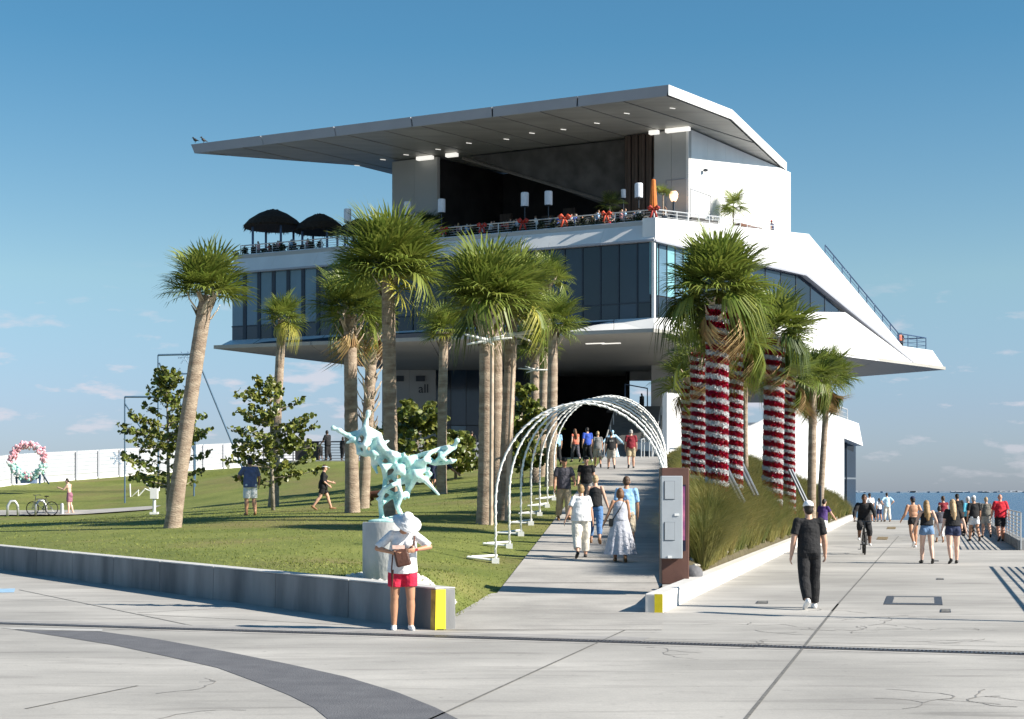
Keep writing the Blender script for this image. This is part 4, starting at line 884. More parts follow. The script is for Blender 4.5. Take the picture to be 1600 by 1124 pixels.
# candy-striped group on the mound
m_red = M('red_tinsel', (.42, .008, .02), .35, .3, 30, island=.5, spec=.6); m_wht = M('white_tinsel', (.80, .80, .80), .45, .06, 30, island=.08)
m_redb = M('red_wrap', (.10, .004, .008), .6, .2, 10)
def garland(o, h0, h1, r, pitch, seed, bendf):
    rg = np.random.RandomState(seed); tot = (h1-h0)/pitch
    MB().path([bendf(h0+(h1-h0)*i/12) for i in range(13)], r*.9, 14).build('wrap', m_redb, o, True)
    hx = [bendf(h0+(h1-h0)*i/(int(tot*16)))for i in range(int(tot*16)+1)]
    hp_ = [(q[0]+r*.80*math.cos(-(i/16+.5)*2*math.pi), q[1]+r*.80*math.sin(-(i/16+.5)*2*math.pi), q[2]) for i, q in enumerate(hx)]
    MB().path(hp_, pitch*.2, 6).build('white_wrap', m_wht, o, True)
    for nm, mt, ph in (('red_garland', m_red, 0.0), ('white_garland', m_wht, .5)):
        n = int(1150*tot*(r/.25)); t = rg.rand(n)*tot; a = t*2*math.pi+ph*2*math.pi+rg.randn(n)*.03; off = rg.uniform(-1, 1, n)*pitch*(.17 if nm[0] == 'w' else .29)
        z = h0+np.clip((t+0*ph)*pitch+off, 0, h1-h0); V = []
        a2 = -a
        c = np.array([bendf(q) for q in z]); rr = r*(.88+.1*rg.rand(n)); L_ = r*(.15+.16*rg.rand(n))*(1 if nm[0] == 'w' else .85)
        dx, dy = np.cos(a2), np.sin(a2); p0 = c+np.c_[dx*rr, dy*rr, np.zeros(n)]
        dirv = np.c_[dx, dy, rg.randn(n)*.55]+rg.randn(n, 3)*.35; dirv /= np.linalg.norm(dirv, axis=1)[:, None]
        sd = np.cross(dirv, rg.randn(n, 3)); sd /= np.linalg.norm(sd, axis=1)[:, None]; wd = .018+.016*rg.rand(n)
        V = np.stack([p0-sd*wd[:, None], p0+sd*wd[:, None], p0+dirv*L_[:, None]+sd*wd[:, None]*.5, p0+dirv*L_[:, None]-sd*wd[:, None]*.5], 1).reshape(-1, 3)
        me = bpy.data.meshes.new(nm); me.from_pydata(V, [], np.arange(n*4).reshape(-1, 4)); me.materials.append(mt); ob(nm, me, o)
cg = 'palms on the planted mound'
def candy(label, pxb, pyb, d, pxt, pyt, r, cr, seed, n=52, lo=-36, dry=3, skirt=3, dark=.15, light=.35, pitch=.40, hide=.85, **kw):
    x = PX(pxb, d, 0).x; z0 = zm(x, d); top = P(pxt, pyt, d); zb = HC+(HZ-pyb)/F*d
    o = palm(label, (x, d, z0), top, r*.62, cr, n, lo=lo, dry=dry, skirt=skirt, dark=dark, light=light, bend=0, boots=8, seed=seed, group=cg, front=True, **kw)
    tv = top-Vector((x, d, z0)); ctrl = tv*.5
    if pitch: garland(o, max(.05, zb-z0-.75), tv.z-.02, r*.82, pitch, seed, lambda h: (tv.x*h/tv.z, tv.y*h/tv.z, h))
    return o
candy('candy striped palm farthest left, shortest and partly behind', 1078, 716, 47, 1076, 598, .24, 1.15, 31, pitch=0.22, n=30)
candy('candy striped palm second from left, close behind the thick one', 1093, 728, 43.5, 1092, 552, .25, 1.1, 33, pitch=0.23, n=26)
candy('thick candy striped palm in front with the biggest crown', 1120, 757, 40, 1121, 478, .30, 1.55, 35, n=90, lo=-38, dry=4, skirt=4, pitch=0.29, light=.45, dark=.1, crown_off=(0, 0, .25))
candy('candy striped palm right behind the thick one, with a metal prop', 1148, 742, 44.5, 1148, 528, .24, 1.3, 37, pitch=0.26)
candy('candy striped palm standing forward in the right pair', 1206, 780, 55.5, 1211, 528, .37, 1.7, 39, n=60, dry=4, skirt=4, pitch=0.35)
candy('slim candy striped palm, rightmost of the wrapped trunks', 1233, 770, 60, 1232, 588, .26, 1.3, 41, dry=3, pitch=0.26)
candy('dark palm crown tucked between the two striped groups', 1166, 735, 62, 1165, 545, .2, 1.5, 43, dry=4, dark=.7, pitch=0)
candy('bare trunked palm at the right end of the mound', 1268, 772, 66, 1271, 596, .34, 1.35, 45, n=50, dry=6, skirt=5, pitch=0, light=.35)
candy('second bare palm close behind the one at the right end', 1279, 770, 69, 1294, 592, .26, 1.45, 47, dry=6, dark=.15, pitch=0, light=.4)
m_prop = M('galvanised_steel', (.42, .42, .42), .35, .1, 6, metal=.8)
for (a, b, d, lab) in (((1128, 722), (1153, 772), 41.5, 'shiny steel prop leaning on the thick striped trunk'), ((1151, 712), (1175, 762), 45.5, 'shiny steel prop leaning on the striped trunk behind the thick one'), ((1235, 734), (1260, 786), 58, 'shiny steel prop leaning on the slim rightmost striped trunk')):
    e = P(*b, d-.6); q = P(*a, d); e2 = e+(e-q)*.25; o = thing('palm_prop', lab, 'prop', tuple(e2), 0, 'steel props bracing the palms')
    for s in (-.05, .05): MB().tube((s, 0, 0), Vector((s, 0, 0))+(q-e2), .045, n=8).build('strut', m_prop, o)
sp_ = thing('metal_stake', 'thin dark stake standing in the mound grass', 'stake', tuple(P(1282, 790, 60)-Vector((0, 0, .6)))); MB().tube((0, 0, 0), (0, 0, 1.35), .05, .04, 6).build('rod', m_mul, sp_)

# ================================================================ sea grape trees
m_leaf = M('sea_grape_leaf', (.075, .105, .018), .38, .2, 1.5, c2=(.19, .215, .04), island=.5, sss=.22, spec=.5)
m_bark = M('grey_bark', (.20, .17, .135), .9, .25, 4, .6, 18, c2=(.34, .30, .25))
def grape(label, base, h, prof, seed, n=1100, leaf=.085, lean=(0, 0), group='sea grape trees on the lawn'):
    rg = random.Random(seed); base = Vector(base); o = thing('sea_grape_tree', label, 'tree', tuple(base), 0, group)
    tr = MB().path([(0, 0, -.2), (lean[0]*.3, 0, h*.3), (lean[0]*.6, .05, h*.6), (lean[0], 0, h*.93)], [.085, .065, .045, .012], 9); tr.build('trunk', m_bark, o, True)
    mb = MB(); br = MB(); twigs = []
    nb2 = 60
    for k in range(nb2):
        t = rg.random(); z = h*(.24+.74*t); rmax = np.interp(z/h, [q[0] for q in prof], [q[1] for q in prof])*rg.uniform(.6, 1.3)*1.12; a = k*2.4+rg.uniform(-.5, .5)
        s = Vector((lean[0]*z/h, 0, z-.18*h*rg.uniform(.2, .6))); e = Vector((lean[0]*z/h+rmax*math.cos(a), rmax*math.sin(a), z))
        m = s.lerp(e, .5)+Vector((0, 0, -.05)); twigs.append((s, m, e)); br.path([s, m, e], [.022, .016, .007], 5)
    br.build('branch', m_bark, o, fix=False)
    for k in range(n):
        s, m, e = rg.choice(twigs); t = rg.random()**.55; p = (s*(1-t)**2+m*2*t*(1-t)+e*t*t)+Vector((rg.gauss(0, .07), rg.gauss(0, .07), rg.gauss(0, .07)))
        nrm = Vector((rg.gauss(0, .75), rg.gauss(0, .75)-.25, rg.gauss(.5, .6))).normalized(); x = nrm.orthogonal().normalized(); y = nrm.cross(x); L_ = leaf*rg.uniform(.75, 1.3)
        mb.quad(*[p+(x*math.cos(q*1.047)+y*math.sin(q*1.047)*.9)*L_+nrm*(.02*math.cos(2*q*1.047)) for q in range(6)])
    f = mb.build('foliage', m_leaf, o, fix=False); tag(f, kind='stuff'); return o
b1 = LP(264, 806); k = b1.y/F
grape('sea grape tree behind the leaning palm, with long side sprays', b1, 234*k, [(.2, 62*k), (.34, 86*k), (.5, 56*k), (.62, 62*k), (.74, 40*k), (.85, 26*k), (1, 8*k)], 51, n=1900, leaf=.09, lean=(-.1, 0))
b2 = LP(427, 798); k = b2.y/F
grape('sea grape tree shaped like a cone beside the man in blue', b2, 214*k, [(.2, 40*k), (.3, 66*k), (.45, 58*k), (.62, 54*k), (.78, 46*k), (.9, 30*k), (1, 8*k)], 53, n=1900, leaf=.09, lean=(-.15, 0))
d = 74; x = PX(652, d, 0).x; k = d/F
grape('wide sea grape tree behind the tallest palm', (x, d, zl(x, d)), 132*k, [(.1, 40*k), (.3, 66*k), (.55, 66*k), (.8, 50*k), (1, 20*k)], 55, n=2300, leaf=.13)
d = 74.8; x = PX(712, d, 0).x; grape('low sea grape bush behind the small round palm', (x, d, zl(x, d)), 78*k, [(.1, 30*k), (.4, 44*k), (.8, 36*k), (1, 12*k)], 56, n=1000, leaf=.13)
d = 64; x = PX(815, d, 0).x; k = d/F
grape('sea grape tree between the palm trio and the arches', (x, d, zl(x, d)), 162*k, [(.1, 20*k), (.3, 52*k), (.55, 50*k), (.8, 30*k), (1, 10*k)], 57, n=1900, leaf=.12)
for px, py, h, lab in ((397, 790, 58, 'pale timber stake beside the man in blue'), (262, 800, 46, 'pale timber stake behind the leaning palm')):
    p = LP(px, py); k = p.y/F; o = thing('tree_stake', lab, 'stake', tuple(p), 0, 'tree stakes'); MB().tube((0, 0, -.1), (.02, 0, h*k), .085, .08, 7).build('post', m_boot, o)

# shrubs in the planters along the roof deck
m_shrub = M('shrub_leaf', (.018, .03, .012), .6, .3, 3, island=.5, sss=.2)
mb = MB(); rg = random.Random(77)
for k in range(150):
    a, e, q = rg.random()*6.28, rg.uniform(-.1, 1.4), rg.random()**.4; p = Vector((math.cos(a)*math.cos(e)*.55*q, math.sin(a)*math.cos(e)*.4*q, .1+.62*math.sin(e)*q)); nrm = Vector((rg.gauss(0, 1), rg.gauss(0, 1), rg.gauss(0, 1))).normalized(); x = nrm.orthogonal().normalized(); y = nrm.cross(x)
    mb.quad(p-x*.11, p+y*.05, p+x*.13, p-y*.05)
sh0 = mb.mesh('deck_shrub', m_shrub, fix=False); mbx = random.Random(4)
for k, px in enumerate([368, 383, 398, 412, 428, 441, 458, 472, 486, 500, 640, 660, 682, 702, 722, 742, 764, 786, 806, 828, 846, 866, 892, 910, 926, 940, 966, 984, 1000]):
    o = ob('deck_shrub', sh0); o.location = dk(px, mbx.uniform(1.0, 1.5), 23.3); s = mbx.uniform(.7, 1.1); o.scale = (s*1.1, s, s*mbx.uniform(.8, 1.3)); o.rotation_euler = (0, 0, mbx.random()*6)
    tag(o, 'dark leafy shrub in the planter along the roof deck railing', 'shrub', 'shrubs along the roof deck railing')
# potted palms on the deck
def potted(label, loc, h, n, up_el, mi, seed, L):
    rg = random.Random(seed); o = thing('potted_palm', label, 'potted palm', tuple(loc), 0, 'potted palms on the roof deck')
    MB().lathe([(.26, 0), (.36, .55), (.33, .55), (.3, .5)], 12).build('pot', m_mul, o); MB().tube((0, 0, .4), (0, 0, h), .07, .06, 7).build('trunk', m_trunk, o)
    for k in range(n): frond(o, Vector((0, 0, h)), k*2.4, R(rg.uniform(*up_el)), L*rg.uniform(.8, 1.1), 1, mi if rg.random() < .7 else 1, rg, 1)
    return o
p = B(1.4, 14.0, 23.4); potted('tied potted palm with arching fronds on the sunlit deck side', p, 2.9, 22, (-45, 60), 0, 3, 1.9)
potted('leafy potted palm beside the orange umbrella', dk(1036, 2.2), 2.2, 16, (-10, 70), 0, 5, 1.2)
potted('dark potted palm in front of the timber wall', dk(953, 6.5), 2.6, 16, (-20, 70), 5, 6, 1.5)
potted('dark potted palm beside the left grey wall', dk(672, 6.5), 2.4, 18, (-10, 80), 5, 7, 1.7)
# ================================================================ white light arches over the ramp
m_rope = M('white_light_rope', (.80, .80, .78), .5, .04, 20)
def arch(d, label):
    x0 = xl_(d)-.55; x1 = xr_(d)+.12; z = zr(d); cx, hw, H = (x0+x1)/2, (x1-x0)/2, 3.5; o = thing('light_arch', label, 'arch', (cx, d, z), 0, 'white arches over the ramp')
    zl0 = min(zl(x0, d)-z, .1); zr0 = zm(x1, d)-z; pts = [(-hw, 0, zl0)]
    leg = 1.25; n = 40
    for i in range(n+1):
        a = math.pi*(1-i/n); pts.append((hw*math.cos(a)*(1 if abs(math.cos(a)) < .99 else 1), 0, leg+(H-leg)*math.sin(a)**.92 if math.sin(a) > 0 else leg))
    pts.append((hw, 0, zr0-.1)); MB().path(pts, .023, 8).build('hoop', m_rope, o, True)
    # string of lights wound round the hoop
    fine = []; tot = 0
    for a, b in zip(pts[:-1], pts[1:]):
        a, b = Vector(a), Vector(b); k = max(1, int((b-a).length/.035))
        for q in range(k): 
            t = (b-a).normalized(); nx = Vector((0, 1, 0)); ny = t.cross(nx); p = a.lerp(b, q/k); tot += (b-a).length/k; ph = tot*2*math.pi/.24; fine.append(p+(nx*math.cos(ph)+ny*math.sin(ph))*.026)
    MB().path(fine, .012, 5).build('light_string', m_rope, o, True)
    f = Vector((-hw, 0, zl0+.06)); g = Vector((-hw-.62, .12, zl(x0-.62, d+.12)-z+.05)); h = Vector((-hw+.02, .85, zl(x0, d+.85)-z+.05))
    MB().path([f, g], .03, 6).build('foot_bar', m_rope, o); MB().path([g, h+Vector((0, 0, .02))], .03, 6).build('foot_bar', m_rope, o); MB().box((-hw, 0, zl0+.05), (.16, .16, .12)).build('foot', m_rope, o)
ords = ['nearest', 'second', 'third', 'fourth', 'fifth', 'sixth', 'farthest']
for i in range(7):
    lab = {0: 'white light wrapped arch nearest the kiosk, first over the ramp', 6: 'white light wrapped arch farthest up the ramp'}.get(i, f'white light wrapped arch over the ramp, {ords[i]} one up from the kiosk')
    arch(35+3.15*i, lab)

# ================================================================ kiosk
kd = 29.5; k0 = P(1055, 913, kd); k = kd/F
ki = thing('sign_pylon', 'brown upright sign pylon with a grey cabinet on its side', 'pylon', (k0.x, k0.y, .2))
m_corten = M('brown_steel', (.115, .055, .042), .6, .12, 3, .05, 14); m_cab = M('grey_cabinet', (.40, .43, .46), .45, .04, 4)
hw = 21.5*k; H = 182*k
bb = MB().box((0, .22, H/2), (2*hw, .5, H)).build('slab', m_corten, ki); q = bb.modifiers.new('b', 'BEVEL'); q.width = .012
cx0, cx1, cz0, cz1 = -24*k, 9*k, (913-872)*k, (913-744)*k
q = MB().box(((cx0+cx1)/2, -.16, (cz0+cz1)/2), (cx1-cx0, .24, cz1-cz0)).build('cabinet', m_cab, ki); b_ = q.modifiers.new('b', 'BEVEL'); b_.width = .01
for z in ((752+780)/2, (816+843)/2):
    c = (913-z)*k; MB().box((-11*k, -.285, c), (15*k, .015, 27.5*k)).build('hatch', m_cab, ki); MB().box((-11.3*k, -.279, c-.3*k), (16.4*k, .006, 28.6*k)).build('hatch_rim', m_mul, ki)
MB().box((0*k, -.285, (913-804)*k), (7*k, .02, 3.4*k)).build('handle', m_white, ki); MB().box((-11*k, -.285, (913-869.5)*k), (6*k, .02, 3.6*k)).build('nameplate', m_white, ki)
scr = MB().box((10.5*k, .02, (913-809)*k), (9*k, .36, 103*k)).build('screen_case', M('screen_black', (.012, .012, .03), .3, .2, 5), ki)
ms = M('screen_poster', (.50, .16, .24), .4, .6, 3.2, c2=(.10, .02, .12)); MB().box((11.4*k, -.165, (913-802)*k), (5*k, .012, 84*k)).build('screen', ms, ki)
gr = MB().ell((0, 0, .12), (.2, .16, .16), None, 10, 7).build('boulder', M('dark_boulder', (.14, .14, .15), .85, .25, 6, .5, 10), None, True); gr.location = (P(1082, 905, 30.3).x, 30.3, .24); tag(gr, 'dark round boulder at the foot of the brown pylon', 'boulder')

# ================================================================ plinth and sculpture
sd = 25.6; ps = P(609, 905, sd); k = sd/F
pn = MB().lathe([(42*k, -.15), (42.5*k, 0), (42.5*k, 87*k), (41.5*k, 89*k), (.02, 89.2*k)], 40).build('plinth', M('plinth_concrete', (.40, .40, .39), .8, .12, 2.2, .3, 14, c2=(.56, .555, .54), stretch=(1, 1, .6)), None, True)
pn.location = (ps.x, ps.y, ps.z); tag(pn, 'round grey concrete plinth carrying the green sculpture', 'plinth')
es = pn.modifiers.new('e', 'EDGE_SPLIT'); es.split_angle = R(40)
m_pat = M('verdigris_bronze', (.34, .62, .58), .55, .12, 4.5, .35, 22, c2=(.70, .86, .82), coat=.1)
def np_(x, y): return (520+x/5.917, 640+y/5.917)      # detail crop to photo pixels
nodes = dict(a=(450, 1030, .1), b=(640, 1000, .1), c=(440, 880, 0), d=(600, 900, -.1), e=(530, 1010, .25), f=(480, 740, -.05), g=(560, 790, .15), h=(640, 800, -.1), i=(440, 830, 0), j=(480, 640, .1), k=(560, 700, -.15), l=(690, 760, .1), m=(740, 690, 0), n=(540, 620, .2),
    o=(610, 680, -.1), p=(690, 620, .15), q=(480, 540, -.1), r=(560, 500, .1), s=(620, 560, -.15), t=(660, 500, .05), u=(770, 600, -.1), v=(430, 480, 0), w=(370, 500, .1), x=(380, 400, -.1), y=(460, 420, .1), z=(300, 420, .05), A=(240, 400, 0), B=(230, 330, .05), C=(300, 330, -.1), D=(380, 300, .1), E=(330, 250, -.05), F=(200, 280, 0), G=(300, 160, 0), H=(260, 200, .1), I=(420, 240, .05), J=(450, 330, -.1), K=(500, 400, .05), L=(560, 420, -.1), M=(620, 440, .1),
    N=(700, 470, -.05), O=(720, 560, .1), Q=(790, 500, 0), S=(840, 560, .05), T=(760, 440, .1), U=(850, 470, -.1), V=(840, 410, .05), W=(900, 400, .0), X=(940, 500, .05), Y=(1000, 440, -.05), Z=(1000, 360, .1), aa=(1060, 350, 0), ab=(1120, 350, .05), ac=(1100, 480, 0), ad=(1050, 490, .1), ae=(850, 650, .0), af=(800, 660, .05), ag=(900, 600, 0))
tips = dict(t1=(330, 30, 0, 'G'), t2=(5, 175, 0, 'ta'), t3=(510, 290, .1, 'J'), t4=(130, 310, 0, 'F'), t5=(660, 405, 0, 'M'), t6=(1150, 290, .0, 'ab'), t7=(980, 790, 0, 'ae'), t8=(410, 590, 0, 'w'), t9=(470, 725, 0, 'f'), t10=(405, 830, 0, 'i'), t11=(700, 820, 0, 'l'), t12=(1140, 470, 0, 'ac'), t13=(895, 545, 0, 'S'), t14=(230, 380, 0, 'A'), t15=(590, 395, .1, 'L'), t16=(720, 430, .05, 'T'))
nodes['ta'] = (130, 240, .05); nodes['tb'] = (60, 195, 0)
edges = 'a-c b-d a-e e-b c-i i-f f-g d-h g-d c-g f-j j-n n-o o-k k-f g-h h-l l-m m-u o-p p-u k-o h-o l-p n-s s-p j-q q-r r-s r-t t-p s-t q-v v-y y-K K-r v-w w-x x-y x-z z-A A-B B-C C-D D-x z-C B-F F-H H-E E-C E-G H-G G-I I-D I-J J-K K-L L-r L-M M-t M-N N-t N-O O-p O-u N-T T-Q Q-O Q-S S-u T-V V-W W-U U-Q U-S U-X X-V W-Z Z-aa aa-ab Y-Z X-Y Y-ab X-ad ad-ac Y-ad S-ag ag-ae u-ae ae-af af-u E-I H-ta ta-tb F-ta D-J y-J K-J L-K'.split()
thick = dict(a=.075, b=.075, r=.11, s=.10, t=.10, u=.12, O=.12, p=.11, D=.11, E=.10, J=.11, K=.11, L=.11, x=.085, I=.10, N=.10, y=.09, M=.1, q=.09, Q=.1)
def sn(nm):
    v = nodes[nm]; px, py = np_(v[0], v[1]); q = P(px, py, sd); return Vector((q.x-ps.x, v[2]*1.25, q.z-ps.z-89*k))
mb = MB(); rg = random.Random(2)
for e_ in edges:
    a, b = e_.split('-'); mb.cap(sn(a), thick.get(a, .066)*.6, sn(b), thick.get(b, .066)*.6, 10)
for a in 'cfghijkloqvwz':   # back web gives the piece its depth
    q = sn(a); mb.cap(q, .04, q+Vector((rg.uniform(-.12, .12), .25, rg.uniform(-.1, .1))), .03, 8)
for t_, (x, y, z, to) in tips.items():
    px, py = np_(x, y); q = P(px, py, sd); p = Vector((q.x-ps.x, z, q.z-ps.z-89*k)); a = sn('tb') if t_ == 't2' else sn(to); mb.cap(a, .05, a.lerp(p, .6), .030, 8); mb.cap(a.lerp(p, .6), .030, p, .022 if t_ not in ('t1', 't2', 't6') else .05, 8)
mb.ell((0, 0, .01), (.36, .3, .05), None, 16, 8)
sc_ = mb.build('sculpture', m_pat, None, True, fix=False); sc_.location = (ps.x, ps.y, ps.z+89.2*k); tag(sc_, 'branching pale green sculpture full of holes on a round plinth', 'sculpture'); rem(sc_, .017, 3)

# ================================================================ white board fence along the pier edge
fpts = [PX(-130, 88, 0), PX(20, 96, 0), PX(120, 101, 0), PX(250, 109.5, 0), PX(380, 119.5, 0), PX(475, 127, 0)]; fz = lambda p: max(zl(p.x, p.y)+.03, 1.2)
fe = thing('board_fence', 'long white horizontal board fence along the far edge of the lawn', 'fence', (fpts[0].x, fpts[0].y, 0)); f0 = fe.location.copy()
pts = []
for a, b in zip(fpts[:-1], fpts[1:]):
    n = max(1, round((b-a).length/2.6)); pts += [a.lerp(b, i/n) for i in range(n)]
pts.append(fpts[-1]); m_fw = M('fence_white', (.40, .415, .445), .5, .04, 1, world=True)
for i, p in enumerate(pts):
    z = fz(p); MB().box((p.x-f0.x, p.y-f0.y-.12, z+.86), (.11, .14, 1.74), -.65).build('post', m_fasc, fe)
    if i:
        a, za = pts[i-1], fz(pts[i-1]); dv = Vector((p.x-a.x, p.y-a.y, 0)).normalized()*.06
        for kk in range(7):
            h = .12+kk*.245; q0, q1 = Vector((a.x, a.y, za+h))-f0+dv, Vector((p.x, p.y, z+h))-f0-dv
            MB().slab([q0, q1, q1+Vector((0, 0, .225)), q0+Vector((0, 0, .225))], (.02, .03, 0)).build('slat', m_fw, fe)
        q0, q1 = Vector((a.x, a.y, za-1.2))-f0, Vector((p.x, p.y, z-1.2))-f0
        MB().slab([q0, q1, q1+Vector((0, 0, 1.3)), q0+Vector((0, 0, 1.3))], (.1, .18, 0)).build('plinth_wall', m_white, fe)

# dark railing at the terrace edge behind the lawn
railing('terrace_railing', 'dark horizontal bar railing at the top of the lawn', [PX(378, 100.5, 3.8), PX(458, 99, 3.8), PX(560, 98.5, 3.8), PX(742, 98, 3.8)], 1.2, m_mul, step=2.0, mids=6, pr=.04)
bx_ = thing('dark_bin', 'large black cabinet standing against the terrace railing', 'cabinet', tuple(PX(480, 98, 3.8))); MB().box((0, 0, .6), (1.4, .6, 1.1)).build('body', m_chair, bx_); MB().box((0, 0, 1.17), (1.46, .66, .05)).build('lid', m_mul, bx_)
for px, wd, lab in ((605, 1.0, 'grey block seat left of the wide sea grape tree'), (660, .95, 'pale block seat behind the sculpture'), (708, .9, 'pale block seat behind the standing man in black'), (748, 1.1, 'pale block seat beside the palm trio')):
    o = thing('block_seat', lab, 'seat', tuple(PX(px, 97.2, 3.8)), 0, 'pale block seats on the terrace'); MB().box((0, 0, .55), (wd, .6, 1.1)).build('body', m_fasc, o)

# ================================================================ holiday figures on the lawn
wr = PX(44, 90.5, 0); wr.z = HC+(HZ-756)/F*90.5; k = wr.y/F
wo = thing('light_wreath', 'round pink and mint holiday wreath on a frame', 'wreath', tuple(wr)); m_pk = M('pink_lights', (.80, .30, .40), .5, .15, 9, c2=(.85, .55, .58)); m_mt = M('mint_lights', (.30, .68, .58), .5, .15, 9, c2=(.6, .8, .76)); m_pale = M('pale_lights', (.75, .72, .74), .5, .1, 9)
rg = random.Random(6); cz, RR = 36*k, 25*k
ring = {m_pk: MB(), m_mt: MB(), m_pale: MB()}
for _ in range(1100):
    a = rg.random()*6.283; q = RR+rg.gauss(0, 2.6*k); p = Vector((q*math.cos(a), rg.gauss(0, .1), cz+q*math.sin(a))); up_ = math.sin(a) > -.15
    m = (m_pk if up_ else m_mt) if rg.random() < .72 else m_pale
    if a > 4.5 and a < 4.95 and rg.random() < .7: m = m_pk
    s = rg.uniform(.04, .10); ring[m].ell(p, (s, s*.5, s*.9), Matrix.Rotation(rg.random()*3, 3, 'Y'), 6, 4)
for (m, mb), nm in zip(ring.items(), ('pink_blossom', 'mint_leaf', 'pale_light')): tag(mb.build(nm, m, wo, fix=False), kind='stuff')
MB().path([(RR*math.cos(a), 0, cz+RR*math.sin(a)) for a in (i*6.283/28 for i in range(28))], .05, 6, True).build('hoop', m_navy, wo)
for sx in (-1, 1):
    MB().tube((sx*18*k, 0, 0), (sx*19*k, 0, 26*k), .06).build('leg', m_navy, wo); MB().tube((sx*25*k, .9, 0), (sx*19*k, 0, 20*k), .045).build('brace', m_navy, wo)
MB().tube((-20*k, 0, 9*k), (20*k, 0, 9*k), .045).build('cross_bar', m_navy, wo); MB().box((0, .1, 5*k), (24*k, .3, 9*k)).build('base_box', M('blue_tarp', (.22, .30, .48), .7, .2, 3), wo)
m_bl = M('blue_frame', (.07, .13, .20), .5, .1, 4); m_wire = M('wire_figure', (.25, .36, .5), .5, .1, 4)
def snow(mb, c, r):
    c = Vector(c)
    for q in range(6):
        a = q*1.047; e_ = c+Vector((math.cos(a)*r, 0, math.sin(a)*r)); mb.tube(c, e_, .018, n=5)
        for t in (.5, .78):
            for s in (-.6, .6): b_ = c.lerp(e_, t); mb.tube(b_, b_+Vector((math.cos(a+s), 0, math.sin(a+s)))*r*.28, .014, n=5)
    mb.path([c+Vector((math.cos(i*.5236)*r*.45, 0, math.sin(i*.5236)*r*.45)) for i in range(12)], .014, 5, True)
a = PX(195, 84, 0); a.z = zl(a.x, 84); k = a.y/F
fr = thing('display_frame', 'blue metal frame half hidden by the first sea grape tree', 'frame', tuple(a), 0, 'blue display frames on the lawn'); W_, H_ = 108*k, 166*k
for x in (0, W_): MB().tube((x, 0, -.2), (x, 0, H_ if x == 0 else H_*.7), .04).build('post', m_bl, fr)
MB().tube((0, 0, H_), (W_*.75, 0, H_), .05).build('top_bar', m_bl, fr); MB().tube((0, 0, H_*.94), (W_*.42, 0, H_*.52), .04).build('brace', m_bl, fr); MB().tube((W_*.75, 0, H_), (W_, 0, H_*.7), .05).build('brace', m_bl, fr)
mb = MB(); snow(mb, (-12*k, 0, 70*k), 11*k); mb.build('wire_snowflake', m_wire, fr)
d = 89.0; b = PX(247, d, 0); b.z = zl(b.x, d); k = d/F; H_ = (HC+(HZ-555)/F*d)-b.z
f2 = thing('display_frame', 'taller blue metal frame with guy bars and wire snowflakes behind the leaning palm', 'frame', tuple(b), 0, 'blue display frames on the lawn')
for x in (0, 58*k): MB().tube((x, 0, -.2), (x, 0, H_), .04).build('post', m_bl, f2)
MB().tube((0, 0, H_), (58*k, 0, H_+.05), .055).build('top_bar', m_bl, f2); MB().tube((0, 0, H_-30*k), (58*k, 0, H_-29*k), .04).build('mid_bar', m_bl, f2)
MB().tube((2*k, 0, H_-12*k), (62*k, 0, H_-165*k), .045).build('guy_bar', m_bl, f2); MB().tube((60*k, 0, H_-2*k), (132*k, 0, H_-178*k), .05).build('guy_bar', m_bl, f2)
for c, r in (((42*k, 0, H_-4*k), 11*k), ((30*k, 0, H_-28*k), 9*k), ((46*k, 0, H_-58*k), 13*k)):
    mb = MB(); snow(mb, c, r); mb.build('wire_snowflake', m_wire, f2)
a = PX(196, 86, 0); a.z = zl(a.x, 86); k = a.y/F; wf = thing('wire_figure', 'white zigzag wire light figure low behind the first tree', 'light figure', (a.x, a.y+1, a.z))
MB().path([(0, 0, 24*k), (1*k, 0, 2*k), (14*k, 0, 14*k), (13*k, 0, 4*k), (24*k, 0, 16*k), (36*k, 0, 11*k), (46*k, 0, 13*k), (46*k, 0, 26*k)], .045, 6).build('tube', m_rope, wf); MB().path([(26*k, 0, 26*k), (33*k, 0, 12*k), (28*k, 0, 28*k)], .04, 6).build('tube', m_rope, wf)
a = LP(241, 804); k = a.y/F; ub = thing('utility_box', 'small white electrical box on a post in the lawn', 'box', tuple(a)); MB().box((0, 0, 33*k), (11*k, .25, 17*k)).build('cabinet', m_white, ub); MB().tube((0, 0, 0), (0, 0, 26*k), .07).build('post', m_white, ub); MB().box((0, 0, .05), (.35, .25, .1)).build('base', m_white, ub)
